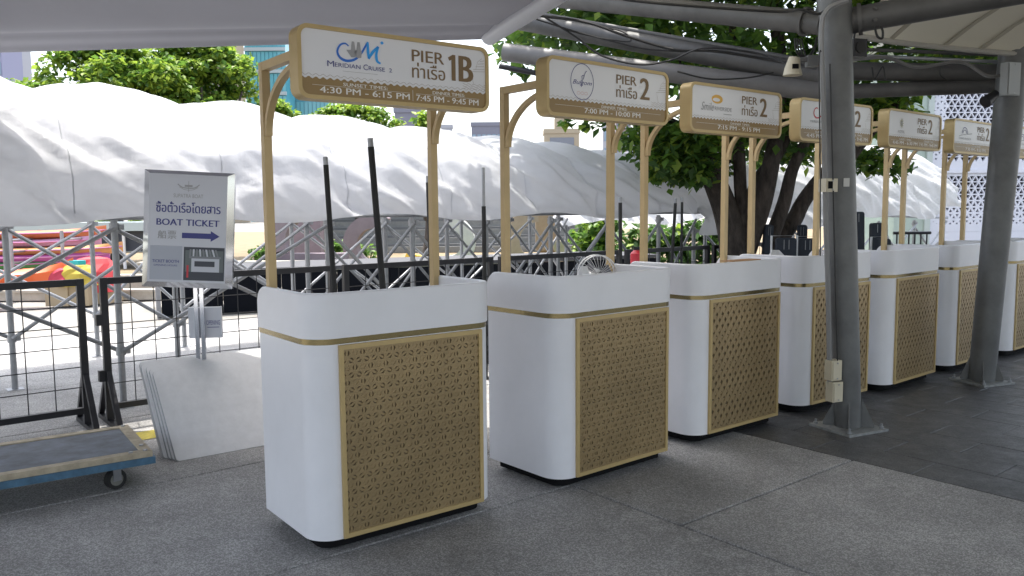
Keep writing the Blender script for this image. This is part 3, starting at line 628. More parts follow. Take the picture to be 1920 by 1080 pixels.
# cables
cab('cable', [at(1015, 28, 7), at(1080, 70, 7), at(1130, 105, 7), at(1200, 121, 7), at(1260, 112, 7), at(1320, 90, 6.9), at(1420, 100, 6.8), at(1480, 122, 6.6)], .009, cable, 'black cable drooping in front of the second sign top then rising to the lamp')
cab('cable', [at(1012, 30, 7), at(1100, 42, 7), at(1175, 68, 7), at(1260, 92, 7), at(1340, 96, 6.9), at(1440, 112, 6.8), at(1530, 128, 6.5)], .012, cable, 'thick black cable running along the upper rear beam')
cab('cable', [at(1005, 36, 7), at(1075, 58, 7), at(1150, 78, 7), at(1210, 92, 7), at(1290, 97, 7)], .007, cable, 'thin black cable crossing the upper rear beam above the second sign')
cab('cable', [at(1035, 30, 7), at(1110, 46, 7), at(1168, 60, 7), at(1180, 78, 7), at(1120, 70, 7), at(1060, 56, 7)], .006, cable, 'looped black cable on the upper rear beam left end')
cab('cable', [at(1270, 134, 6.7), at(1330, 148, 6.7), at(1400, 146, 6.7), at(1450, 136, 6.7)], .007, cable, 'black cable sagging above the gold oval logo sign')
cab('cable', [at(1130, -8, 5.6), at(1200, 3, 5.5), at(1330, 14, 5.4), at(1460, 22, 5.3), at(1500, 18, 5.2), at(1535, 26, 5.15), at(1560, 10, 5.1)], .009, cable, 'black cable along the top of the left main beam')
cab('cable', [at(1588, 114, 6.2), at(1660, 108, 6.4), at(1720, 126, 6.5), at(1800, 116, 6.5), at(1850, 142, 6.4), at(1880, 140, 6.4)], .014, cableg, 'wavy grey cable hung between the two steel columns')
cab('cable', [at(1635, 126, 6.6), at(1640, 148, 6.6), at(1655, 125, 6.6), at(1660, 150, 6.6)], .006, cable, 'short black cable loop hanging from the rear beam right of the front column')
cab('cable', [at(1640, 50, 5.2), at(1645, 68, 5.2), at(1654, 72, 5.2), at(1655, 58, 5.2), at(1650, 48, 5.2)], .007, cable, 'small black cable loop below the right main beam')
cab('cable', [at(1762, 128, 6.4), at(1764, 142, 6.4), at(1775, 150, 6.4)], .005, cable, 'short black cable end dangling from the wavy grey cable')
for q in range(4):
    cab('cable', [at(1490 + q * 4, 72, 5.6), at(1494 + q * 6, 98 + q * 3, 5.6), at(1512 + q * 4, 108 - q * 3, 5.6), at(1532, 84 - q * 5, 5.6)], .006, cable, ('outermost', 'second', 'third', 'innermost')[q] + ' black cable loop bunched left of the front column head', grp='bunched cable loops left of the column head')
# lamp (cream, on bracket) left of column head
t = thing('floodlight', 'cream bell shaped lamp on a bracket at the front column head', 'lamp', at(1486, 140, 5.5), 0)
b = MB(); b.tube([(0, 0, -.005), (0, 0, .04), (.01, 0, .11)], [.062, .052, .036], 16); link('shade', b.mesh('shade', cream, True), t)
b = MB(); b.tube([(.02, 0, .09), (.11, 0, .10)], .018, 10); b.box(.09, .17, -.03, .03, .05, .12); link('bracket', b.mesh('bracket', mat('bracket_grey', (.22, .22, .22), .4, metal=.4)), t)
b = MB(); b.box(-.02, .02, -.058, -.05, .03, .06); link('label_plate', b.mesh('label_plate', dark), t)
t = thing('speaker', 'small black box speaker hung right of the front column head', 'speaker', at(1605, 108, 5.35), R(15))
b = MB(); b.box(-.05, .05, -.04, .04, 0, .11); link('cabinet', b.mesh('cabinet', blackm), t)
b = MB(); b.tube([(0, -.041, .055), (0, -.046, .055)], .035, 16); link('grille', b.mesh('grille', rubber), t)
b = MB(); b.tube([(-.02, 0, .11), (-.01, 0, .17), (.01, 0, .19)], .006, 6); link('hanger', b.mesh('hanger', cable), t)
t = thing('wall_spotlight', 'black spotlight pointing sideways on the far column under the beams', 'lamp', at(1862, 190, 6.4), 0)
b = MB(); b.tube([(.02, 0, .06), (-.06, -.02, .0), (-.075, -.025, -.01)], [.03, .045, .048], 12); link('head', b.mesh('head', blackm, True), t); b = MB(); b.tube([(.02, 0, .05), (.09, .02, .05)], .012, 8); link('bracket', b.mesh('bracket', blackm), t)

# ================================================================== TARPAULIN TUNNEL AND ITS SCAFFOLD
VN, VW = 6.42, 2.6
def ribs(u): return None
SEAMS = [-1.5, -.1, 1.25, 2.35, 3.4, 4.45, 5.45, 6.4, 7.3, 8.05]
def tarp(name, u0, u1, seams, zr_fn, zb_fn, wamp, seed, label, nu, ns=84, open_edge=0):
    mb = MB(); v = []
    for i in range(nu + 1):
        u = u0 + (u1 - u0) * i / nu
        ph = 0
        for a, c in zip(seams, seams[1:]):
            if a <= u <= c: ph = (u - a) / (c - a)
        bul = math.sin(math.pi * ph) ** .8 if 0 < ph < 1 else 0
        for j in range(ns + 1):
            s = math.pi * j / ns; cs, sn = math.cos(s), max(0, math.sin(s))
            zr, zb = zr_fn(u), zb_fn(u)
            rv = VW / 2 * (abs(cs) ** 1.08) * (1 if cs > 0 else -1); z = zb + (zr - zb) * sn ** 1.12
            vv = VN + VW / 2 - rv
            # outward normal approx
            nv, nz_ = -cs, sn
            l = math.hypot(nv, nz_); nv /= l; nz_ /= l
            d = .10 * bul * (.4 + .6 * sn)
            # drape folds: run obliquely down from each seam
            q = Vector((u * .62 - z * .5 + seed, z * 2.4 + u * 1.15, 0))
            rg = 1 - abs(noise.noise(q * 1.25)) * 2
            q2 = Vector((u * 1.1 - z * .8, z * 4.6 + u * 2.3, seed + 3))
            q3 = Vector((u * 1.9 - z * 1.2 + 5, z * 7.5 + u * 4.2, seed)); d += wamp * (.045 * (max(rg, 0) ** 1.7 - .4) + .034 * (1 - 2 * abs(noise.noise(q2))) + .028 * (1 - 2 * abs(noise.noise(q3))) + .022 * noise.noise(q2 * 2.1)) * (.25 + .75 * (1 - sn ** 3 * .8))
            # gathers close to a seam
            e = min(ph, 1 - ph); d += wamp * .045 * math.exp(-(e / .09) ** 2) * math.sin(z * 16 + u * 9 + 3 * noise.noise(Vector((z * 3, u * 2, 0)))) * (1 - sn * .7)
            if j < 8 : z += .035 * (1 - j / 8) * math.sin(u * 3.3 + seed) * wamp
            v.append(G(u, vv + nv * d * (1 if cs > 0 else 1), z + nz_ * d))
    W_ = ns + 1
    mb.add(v, [(i * W_ + j, (i + 1) * W_ + j, (i + 1) * W_ + j + 1, i * W_ + j + 1) for i in range(nu) for j in range(ns)])
    o = tag(link(name, mb.mesh(name, tarpm, False)), label, 'tarpaulin cover')
    for p in o.data.polygons: p.use_smooth = True
    for sm in seams:
        i = round((sm - u0) / (u1 - u0) * nu)
        if 0 < i < nu:
            b = MB(); b.tube([Vector(v[i * W_ + j]) + Vector((0, 0, .003)) for j in range(2, ns // 2 + 12)], .004, 5); link('seam', b.mesh('seam', tarpm, True), o)
    return o
zr = lambda u: 2.43 - .052 * (u - .97)
zb = lambda u: 1.385 - .004 * u
tarp('tarpaulin_tunnel', -2.2, 8.05, SEAMS, zr, zb, 1.0, 1.7, 'long white tarpaulin tunnel sagging over scaffolding behind the fence', 430)
tarp('tarpaulin_tunnel', 8.15, 15.3, [8.15, 8.9, 9.7, 10.5, 11.6, 12.7, 13.9, 15.3], lambda u: 2.10 + .04 * (u - 8) + .06 * math.sin(u * 2.2), lambda u: 1.17 + .02 * (u - 8) + .06 * math.sin(u * 2.2), 1.5, 8.2, 'crumpled greyer tarpaulin tunnel continuing behind the tree', 300)
# inner second sheet end flap
def scaffold(us, v_, label, seed):
    t = thing('scaffold_frame', label, 'scaffold', G(us[0], v_), TH, 'scaffold rows under the tarpaulin')
    L = lambda u, z, dv=0: Vector((u - us[0], dv, z))
    for i, u in enumerate(us):
        zt = min(1.40, zb(u)) if u < 8.1 else 1.2
        b = MB(); b.tube([(0, 0, .006), (0, 0, zt)], .024, 10); p = link('post', b.mesh('post', galv, True), t, L(u, 0))
        b = MB(); b.box(-.06, .06, -.06, .06, 0, .005); link('base_plate', b.mesh('base_plate', galv), p)
        for zz in (.42, zt - .05):
            b = MB(); b.tube([(0, 0, zz - .03), (0, 0, zz + .03)], .034, 10); b.box(.025, .06, -.03, .0, zz - .02, zz + .02); link('coupler', b.mesh('coupler', galv, True), p)
        if i < len(us) - 1:
            u2 = us[i + 1]
            for (za, zc, dv) in ((.42, zt - .06, -.035), (zt - .06, .42, .035)):
                b = MB(); b.tube([L(u, za, dv), L(u2, zc, dv)], .0165, 8); link('diagonal_brace', b.mesh('diagonal_brace', galv, True), t)
    b = MB(); b.tube([L(us[0] - .3, 1.405, .03), L(us[-1] + .2, 1.375 if us[-1] < 8.4 else 1.22, .03)], .016, 8); link('top_rail', b.mesh('top_rail', galv, True), t)
    return t
scaffold([-2.0, -.16, 1.52, 3.2, 4.05, 4.9, 5.75, 6.6, 7.45, 8.1], VN + .04, 'near row of grey scaffold posts and crossed braces under the white tarpaulin', 1)
scaffold([-1.2, .4, 1.9, 2.75, 4.0, 5.2, 6.4, 7.6, 8.3], VN + VW - .04, 'rear row of scaffold posts and crossed braces under the white tarpaulin', 2)
scaffold([-.6, 1.0, 2.3, 3.6, 4.5, 5.3, 6.2, 7.0, 7.9], VN + VW * .5, 'middle row of scaffold posts and crossed braces under the white tarpaulin', 4)
scaffold([8.35, 9.3, 10.3, 11.5, 12.7, 13.9, 15.0], VN + .06, 'scaffold posts under the crumpled tarpaulin behind the tree', 3)

# ================================================================== BLACK MESH BARRIERS
FB = [(-2.05, 1.205), (1.30, 3.02), (3.10, 4.62), (4.70, 6.32), (6.40, 7.80), (7.88, 9.3)]
FL = ['black mesh barrier at the left edge behind the flatbed trolley', 'black mesh barrier behind the boat ticket stand and the leaning boards', 'black mesh barrier seen just above the first kiosk rim', 'black mesh barrier between the first and second kiosk', 'black mesh barrier above the second kiosk rim', 'black mesh barrier in front of the tree foot']
def barrier(u0, u1, label):
    t = thing('mesh_barrier', label, 'barrier', G(u0, 6.0), TH, 'black mesh barriers along the tarpaulin'); L = u1 - u0; h = 1.0
    b = MB(); b.box(0, .045, -.02, .02, .03, h); b.box(L - .045, L, -.02, .02, .03, h); b.box(.0455, L - .0455, -.0195, .0195, h - .045, h - .001); b.box(.0455, L - .0455, -.0195, .0195, .10, .14)
    link('frame', b.mesh('frame', blackm), t)
    n = max(3, round((L - .09) / .155)); wm = MB(); wm.tube([(0, 0, .14), (0, 0, h - .045)], .0038, 5); wmm = wm.mesh('upright_wire', blackm)
    for i in range(1, n): link('upright_wire', wmm, t, (.045 + (L - .09) * i / n, 0, 0))
    wm = MB(); wm.tube([(.045, .007, 0), (L - .045, .007, 0)], .0035, 5); wmm = wm.mesh('cross_wire', blackm)
    for i in range(1, 6): link('cross_wire', wmm, t, (0, 0, .14 + (h - .185) * i / 6))
    for x in (.0225, L - .0225):
        b = MB(); b.bar((x, -.27, .015), (x, .27, .015), .038, .029); b.bar((x, -.25, .03), (x, -.021, .36), .034, .034, (1, 0, 0)); b.bar((x, .25, .03), (x, .021, .36), .034, .034, (1, 0, 0))
        link('foot', b.mesh('foot', blackm), t)
    for zz in (.30, .68):
        b = MB(); b.box(-.035, -.001, -.022, .022, zz, zz + .075); link('hinge_bracket', b.mesh('hinge_bracket', blackm), t)
for (a, c), l in zip(FB, FL): barrier(a, c, l)

# ================================================================== TALL BLACK POLES
def pole(px0, py0, pxb, D, dia, label, tip=None):
    pb = at(pxb, 540, D); pb.z = 0; pt = at(px0, py0, D); t = thing('padded_pole', label, 'pole', pb, 0, 'thin black poles standing behind the kiosks')
    b = MB(); d = pt - pb; r = dia / F_PX * D / 2
    if tip: b.tube([(0, 0, .01), d * .82], r, 12); b2 = MB(); b2.tube([d * .82, d], r * .75, 10); link('bare_tip', b2.mesh('bare_tip', galv, True), t)
    else: b.tube([(0, 0, .01), d * .97], r, 12); b2 = MB(); b2.tube([d * .97, d], r * .9, 12); link('end_cap', b2.mesh('end_cap', galv, True), t)
    link('sleeve', b.mesh('sleeve', rubber, True), t); b = MB(); b.prism([(r * 2.5 * math.cos(R(30 * i)), r * 2.5 * math.sin(R(30 * i))) for i in range(12)], 0, .012); link('foot', b.mesh('foot', rubber), t)
pole(610, 294, 636, 5.6, 10, 'black pole left of centre above the first kiosk, shorter of the two')
pole(694, 259, 733, 5.5, 12, 'tallest black pole, leaning a little above the first kiosk')
pole(802, 330, 812, 6.6, 8, 'black pole directly left of the first kiosk right post')
pole(906, 314, 909, 6.9, 8, 'black pole with bare metal tip between the first two signs', True)
pole(1163, 370, 1164, 7.2, 7, 'short black pole hidden behind the right post of the second kiosk')
pole(1267, 372, 1250, 8.0, 6, 'thin black pole left of the tree trunk, left one of a pair')
pole(1279, 370, 1277, 8.0, 5, 'thin black pole left of the tree trunk, right one of a pair')
pole(1058+0, 0, 1, 1, 1, 'x') if False else None
def rod(px0, py0, px1, py1, D, dia, label):
    pass

# ================================================================== BOAT TICKET STAND
sp = at(372, 540, 5.25); sp.z = 0
t = thing('sign_stand', 'chrome framed BOAT TICKET sign on a steel pole stand', 'sign stand', sp, R(8))
b = MB(); b.box(-.03, -.006, -.012, .012, .012, 1.02); b.box(.006, .03, -.012, .012, .012, 1.02); link('pole', b.mesh('pole', chrome), t)
b = MB(); b.prism([(.17 * math.cos(R(15 * i)), .12 * math.sin(R(15 * i)) + .02) for i in range(24)], 0, .012); link('base', b.mesh('base', galv), t)
SWd, SHt = .545, .735
bo = link('sign_board', None, t); 
b = MB(); P_ = lambda x, z: (x, z)
b.ring_y(rc(-SWd / 2, SWd / 2, 0, SHt), rc(-SWd / 2 + .035, SWd / 2 - .035, .03, SHt - .022), -.05, .0)
# bevelled mirror frame: replace the flat ring front by a sloped one
me = MB(); o4 = [(-SWd / 2, 0), (SWd / 2, 0), (SWd / 2, SHt), (-SWd / 2, SHt)]; i4 = [(-SWd / 2 + .038, .034), (SWd / 2 - .038, .034), (SWd / 2 - .038, SHt - .024), (-SWd / 2 + .038, SHt - .024)]
v = [(x, -.02, z) for x, z in o4] + [(x, -.05, z) for x, z in i4] + [(x, .02, z) for x, z in o4]
me.add(v, [(0, 1, 5, 4), (1, 2, 6, 5), (2, 3, 7, 6), (3, 0, 4, 7), (0, 8, 9, 1), (1, 9, 10, 2), (2, 10, 11, 3), (3, 11, 8, 0), (11, 10, 9, 8)])
bo.data = None
bpy.data.objects.remove(bo); bo = link('sign_board', me.mesh('sign_frame', chrome), t, (-.055, -.035, .955), (R(-4), R(3.0), 0))
b = MB(); b.flat([(x, z) for x, z in i4], -.0505); link('poster', b.mesh('poster', poster), bo)
pw, phh = SWd - .076, SHt - .058; PX = lambda s: -SWd / 2 + .038 + s * pw; PZ = lambda q: SHt - .024 - q * phh; y = -.0512
b = MB(); put_text(b, 'SUPATRA BOAT', PX(.31), PX(.69), PZ(.215), PZ(.18), y, .004)
b.ribbon(sp2([(PX(.36), PZ(.09)), (PX(.42), PZ(.12)), (PX(.5), PZ(.125)), (PX(.58), PZ(.12)), (PX(.64), PZ(.09))]), .006, y)
b.ribbon(sp2([(PX(.38), PZ(.115)), (PX(.45), PZ(.14)), (PX(.55), PZ(.14)), (PX(.62), PZ(.115))]), .003, y); b.ribbon([(PX(.5), PZ(.06)), (PX(.5), PZ(.16))], .003, y); b.ribbon([(PX(.45), PZ(.105)), (PX(.55), PZ(.105))], .012, y - .0002)
link('emblem', b.mesh('emblem', greyp), bo)
b = MB(); put_text(b, 'ซื้อตั๋วเรือโดยสาร', PX(.09), PX(.92), PZ(.355), PZ(.255), y, .012); put_text(b, 'BOAT TICKET', PX(.10), PX(.91), PZ(.475), PZ(.415), y, .025)
b.ribbon([(PX(.43), PZ(.565)), (PX(.80), PZ(.565))], .034, y); b.flat([(PX(.80), PZ(.615)), (PX(.915), PZ(.565)), (PX(.80), PZ(.515))], y)
put_text(b, 'TICKET BOOTH', PX(.06), PX(.40), PZ(.822), PZ(.795), y - .0006, .012); put_text(b, 'OPENING HOURS', PX(.08), PX(.38), PZ(.855), PZ(.838), y - .0006)
link('lettering', b.mesh('lettering', navy), bo)
b = MB(); put_text(b, '船', PX(.12), PX(.235), PZ(.60), PZ(.525), y, .02); put_text(b, '票', PX(.245), PX(.36), PZ(.60), PZ(.525), y, .02); link('lettering', b.mesh('lettering', greyp), bo)
b = MB(); b.flat([(PX(.03), PZ(.98)), (PX(.44), PZ(.98)), (PX(.44), PZ(.665)), (PX(.03), PZ(.665))], y); link('panel', b.mesh('panel', mat('poster_grey_panel', (.42, .44, .50), .4)), bo)
b = MB(); q4 = lambda a, c, d, e, yy, mi: b.flat([(PX(a), PZ(d)), (PX(c), PZ(d)), (PX(c), PZ(e)), (PX(a), PZ(e))], yy, mi)
q4(.46, .985, .98, .67, y, 0); q4(.48, .97, .95, .70, y - .0003, 3); q4(.47, .97, .96, .90, y - .0006, 0); q4(.56, .92, .90, .755, y - .0009, 1); q4(.60, .86, .85, .80, y - .0012, 0); q4(.53, .94, .775, .755, y - .0012, 2)
for i in range(9): b.flat([(PX(.53 + .045 * i), PZ(.755)), (PX(.55 + .045 * i), PZ(.755)), (PX(.56 + .04 * i), PZ(.69)), (PX(.535 + .04 * i), PZ(.69))], y - .0012, 1 if i % 2 else 2)
q4(.50, .525, .955, .84, y - .0015, 4)
link('booth_picture', b.mesh('booth_picture', [mat('picture_dark', (.04, .045, .06), .4), mat('picture_white', (.55, .57, .62), .4), mat('picture_grey', (.2, .21, .23), .4), mat('picture_mid', (.12, .14, .14), .4), redp]), bo)
t2 = thing('leaflet_box', 'small pale leaflet box clipped to the sign stand pole', 'leaflet box', sp + Vector((0, 0, .62)), R(8))
b = MB(); b.box(-.075, .13, .02, .05, 0, .20); link('box', b.mesh('box', poster), t2); b = MB(); put_text(b, 'OPENING', .035, .12, .085, .115, .019, .004); b.ribbon([(.04, .07), (.115, .07)], .004, .019); link('lettering', b.mesh('lettering', navy), t2)

# ================================================================== LEANING WHITE BOARDS
bl = gz(334, 868)
BLB = ['white board leaning in front of the stack, its whole face showing', 'second white board of the leaning stack, just behind the front one', 'third white board from the front of the leaning stack', 'fourth white board from the front, edge showing at the left', 'rearmost white board of the leaning stack, nearest the sign pole']
for i in range(5):
    L, Hh = 1.15, .64 + .007 * i; th_ = .022; off = .030 * i
    lean = R(44.5 - .9 * i)
    b = MB(); b.prism_y(rrect(0, L, 0, Hh, .022, 4), 0, th_)
    me_ = b.mesh('leaning_board', board)
    p = bl + N_ * (off + .02) * 1.15 - E_ * (.010 * i + (.01 if i == 3 else 0)); p.z = .004
    t = thing('leaning_board', BLB[i], 'board', p, R(37.4), 'white boards leaning in a stack')
    t.rotation_euler = (-lean, 0, R(37.4)); t.rotation_mode = 'XYZ'
    link('panel', me_, t)
    b = MB(); b.ring_y(rrect(-.002, L + .002, -.002, Hh + .002, .024, 4), rrect(.004, L - .004, .004, Hh - .004, .02, 4), .004, th_ + .002); link('edge_trim', b.mesh('edge_trim', mat('grey_edge_trim', (.33, .33, .34), .5)), t)

# ================================================================== FLATBED TROLLEY
tr = gz(286, 846, .19); dl = (gz(0, 893, .19) - tr); dl.z = 0; dl.normalize()
t = thing('flatbed_trolley', 'low flatbed trolley with worn grey deck, wooden rim and blue frame at the left edge', 'trolley', (tr.x, tr.y, 0), math.atan2(dl.y, dl.x) + math.pi)
# local: x to the right end at 0, going left is -x; y is away from camera
L, Wd = 1.15, .66
b = MB(); b.box(-L + .055, -.055, .055, Wd - .055, .165, .187); link('deck', b.mesh('deck', mat('worn_blue_grey_deck', (.11, .13, .16), .65, var=.5, vscale=7, bump=.1)), t)
wood = mat('weathered_wood', (.42, .36, .26), .8, var=.35, vscale=12, bump=.3)
for q, (x0, x1, y0, y1) in enumerate(((-L, 0, 0, .054), (-L, 0, Wd - .054, Wd), (-.054, 0, .0545, Wd - .0545), (-L, -L + .054, .0545, Wd - .0545))):
    b = MB(); b.box(x0, x1, y0, y1, .163, .193); link('rim_board', b.mesh('rim_board', wood), t)
b = MB()
for y0 in (.0, Wd - .03): b.box(-L - .01, .012, y0 - .004, y0 + .034, .125, .162)
for x0 in (-L, -.04, -L / 2): b.box(x0, x0 + .04, .031, Wd - .035, .125, .1615)
link('frame', b.mesh('frame', mat('blue_steel', (.06, .14, .22), .5, var=.35, vscale=14)), t)
bm_ = MB(); bm_.tube([(0, 0, 0), (0, 0, .006)], .011, 8); bmm = bm_.mesh('bolt', galv)
for x, y in ((-.03, .027), (-.03, Wd - .027), (-.10, .027), (-L + .03, .027), (-L + .03, Wd - .027), (-.027, .14)): link('bolt', bmm, t, (x, y, .193))
for x, y in ((-.17, .09), (-.17, Wd - .09), (-L + .2, .09), (-L + .2, Wd - .09)):
    b = MB(); b.tube([(0, -.018, .052), (0, .018, .052)], .052, 20); wl = link('wheel', b.mesh('wheel', rubber, False), t, (x, y, 0), (0, 0, .3))
    b = MB(); b.tube([(0, -.020, .052), (0, .020, .052)], .033, 16); link('hub', b.mesh('hub', mat('grey_hub', (.2, .2, .18), .5)), wl)
    b = MB(); b.box(-.02, .02, -.028, -.0215, .045, .118); b.box(-.02, .02, .0215, .028, .045, .118); b.box(-.035, .035, -.03, .03, .1185, .1245); link('fork', b.mesh('fork', galv), wl)

# ================================================================== BLACK PLATFORM BEYOND
pa, pb_ = Vector((-4.85, 11.3, 0)), Vector((2.6, 14.6, 0)); dd = (pb_ - pa); ang = math.atan2(dd.y, dd.x); L = dd.length
t = thing('low_platform', 'long low black skirted platform beyond the barriers', 'platform', pa, ang)
b = MB(); b.box(0, L, 0, 1.6, .56, .62); link('top', b.mesh('top', mat('platform_top', (.06, .06, .065), .8)), t)
n = 10; b = MB(); b.box(.004, L / n - .004, 0, .03, 0, .555); pm = b.mesh('skirt_panel', mat('black_skirt', (.006, .007, .010), .9, spec=.08))
for i in range(n): link('skirt_panel', pm, t, (L * i / n, .01, 0))
b = MB(); b.box(-.06, -.005, .0, 1.6, 0, .61); link('end_panel', b.mesh('end_panel', mat('grey_end_panel', (.22, .22, .23), .6, var=.2)), t)

# ================================================================== KAYAKS ON THE LEFT
def kayak_mesh(L, wd, h, mt):
    b = MB(); n = 16; v = []
    for i in range(n + 1):
        s = i / n; k = math.sin(math.pi * s) ** .6; x = (s - .5) * L; w_ = wd / 2 * k + .004; zz = h * (1 + .6 * abs(2 * s - 1) ** 3)
        v += [(x, -w_ * .1, h * .35 * abs(2 * s - 1) ** 4 + .0), (x, -w_ * .8, h * .35), (x, -w_, zz * .75), (x, -w_ * .6, zz), (x, w_ * .6, zz), (x, w_, zz * .75), (x, w_ * .8, h * .35), (x, w_ * .1, h * .35 * abs(2 * s - 1) ** 4)]
    f = [(i * 8 + k, (i + 1) * 8 + k, (i + 1) * 8 + (k + 1) % 8, i * 8 + (k + 1) % 8) for i in range(n) for k in range(8)] + [tuple(range(8)), tuple(n * 8 + k for k in reversed(range(8)))]
    b.add(v, f); return b.mesh('kayak', mt, True)
KY = [(-60, 450, 14.3, (.85, .22, .04), 'bright orange', 'topmost on the rack'), (-70, 467, 14.25, (.78, .42, .62), 'pale pink', 'second from the top of the rack'), (-30, 481, 14.2, (.85, .40, .10), 'amber', 'third from the top of the rack'),
      (-55, 495, 14.15, (.62, .10, .45), 'magenta', 'above the green one'), (-120, 509, 14.1, (.10, .42, .12), 'green', 'near the bottom of the rack'), (-110, 522, 14.05, (.75, .62, .08), 'yellow', 'lowest of the rack')]
for i, (px, py, D, c, cn, wh) in enumerate(KY):
    p = at(px + 60, py, D); cm = mat('kayak_' + cn.replace(' ', '_'), tuple(q * .55 + .02 for q in c), .5)
    t = thing('kayak', '%s kayak %s beyond the left barrier' % (cn, wh), 'kayak', p, R(4), 'colourful kayaks stacked on a rack')
    link('hull', kayak_mesh(3.6, .42, .15, cm), t)
    b = MB(); b.tube(spline([(1.79 * math.cos(R(a_)), .212 * math.sin(R(a_)), .11 + .05 * abs(math.cos(R(a_))) ** 3) for a_ in range(0, 361, 30)], 4), .012, 5); link('seam_rail', b.mesh('seam_rail', mat('kayak_trim', (.45, .36, .2) if i % 2 else (.42, .16, .3), .5)), t)
    b = MB(); b.add([(.45 * math.cos(R(20 * k)), .12 * math.sin(R(20 * k)), .152) for k in range(18)], [tuple(range(18))]); link('cockpit', b.mesh('cockpit', dark), t)
p = at(20, 545, 12.6); p.z = .02; t = thing('kayak', 'red orange kayak lying on the ground beyond the left barrier', 'kayak', at(12, 540, 12.6), R(16)); link('hull', kayak_mesh(1.9, .5, .28, mat('kayak_red', (.7, .12, .03), .35)), t); b = MB(); b.add([(.25 * math.cos(R(20 * k)), .13 * math.sin(R(20 * k)), .285) for k in range(18)], [tuple(range(18))]); link('cockpit', b.mesh('cockpit', dark), t)
t = thing('boat_rack', 'grey steel rack holding the stacked kayaks', 'rack', at(0, 540, 14.0) * 1, 0); t.location.z = 0
for x in (-1.6, -.6, .45, 1.3):
    b = MB(); b.tube([(x, -.35, 0), (x, -.35, 1.15)], .03, 8); b.tube([(x, .5, 0), (x, .5, 1.15)], .03, 8); link('upright', b.mesh('upright', galv, True), t)
    for zz in (.42, .62, .80, 1.0): b = MB(); b.tube([(x, -.36, zz), (x, .5, zz)], .018, 6); link('bearer', b.mesh('bearer', galv, True), t)
# beached bright kayaks / floats seen end-on
for (px, py, D, c, s, l) in ((176, 505, 13.2, (.85, .05, .06), (.40, .4, .5), 'bright red fabric heap right of the kayak rack'), (145, 505, 12.9, (.75, .55, .05), (.32, .3, .30), 'yellow float with turquoise top beside the red heap'), (112, 503, 12.8, (.75, .04, .10), (.22, .2, .2), 'small crimson float left of the yellow one')):
    b = MB(); random.seed(px); n = 12; v = []
    for j in range(6):
        for i in range(n):
            a = 2 * math.pi * i / n; r = math.cos(j / 5.5 * math.pi / 2) ** .6 * random.uniform(.82, 1.1); v.append((s[0] * r * math.cos(a), s[1] * r * math.sin(a), s[2] * math.sin(j / 5 * math.pi / 2) * 1.1))
    b.add(v, [(j * n + i, j * n + (i + 1) % n, (j + 1) * n + (i + 1) % n, (j + 1) * n + i) for j in range(5) for i in range(n)] + [tuple(5 * n + i for i in range(n))])
    q = at(px, py, D); q.z = at(px, py, D).z - s[2] * .5
    q.z = max(q.z - .1, 0); t = thing('fabric_heap' if px == 176 else 'float', l, 'fabric heap' if px == 176 else 'float', q); 
    base_h = q.z
    link('body', b.mesh('heap', mat('heap%d' % px, tuple(q * .55 + .01 for q in c), .7)), t)
    b = MB(); b.box(-s[0] * .8, s[0] * .8, -s[1] * .7, s[1] * .7, -base_h, -.002); link('pallet', b.mesh('pallet', mat('pallet', (.35, .27, .17), .8)), t)
    if px == 145: b = MB(); b.prism([(.14 * math.cos(R(60 * i)), .12 * math.sin(R(60 * i))) for i in range(6)], s[2] * 1.06, s[2] * 1.3); link('cap', b.mesh('cap', mat('turquoise', (.02, .35, .38), .4)), t)
# long pale jetty roof and rail far left
a, c = at(-200, 428, 21), at(300, 432, 21)
t = thing('jetty_roof', 'long white jetty roof line behind the kayaks', 'roof', (a.x, a.y, 0), 0)
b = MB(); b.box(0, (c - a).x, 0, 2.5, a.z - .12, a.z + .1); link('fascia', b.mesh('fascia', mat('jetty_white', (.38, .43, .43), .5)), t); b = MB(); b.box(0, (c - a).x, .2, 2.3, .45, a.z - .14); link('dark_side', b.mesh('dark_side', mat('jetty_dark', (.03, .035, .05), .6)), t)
for i in range(9): b = MB(); b.tube([(i * .8 + .2, .1, 0), (i * .8 + .2, .1, a.z - .121)], .04, 8); link('post', b.mesh('post', wframe, True), t)
# low concrete kerbs / steps on the bank
for i, (x0, x1, yy, h, wdt) in enumerate(((-9, -3.2, 13.6, .12, .25), (-9, -2.0, 15.5, .22, .3), (-8, .4, 17.5, .34, .3))):
    b = MB(); b.box(x0, x1, yy, yy + wdt, -.01, h); b.box(x0, x1, yy - .02, yy + wdt + .02, h + .001, h + .04); tag(link('bank_kerb', b.mesh('bank_kerb', mat('kerb_concrete', (.40, .37, .31), .8, var=.2))), 'pale concrete edge on the bank, %s of three' % ('nearest', 'middle', 'farthest')[i], 'kerb', 'concrete edges on the bank')

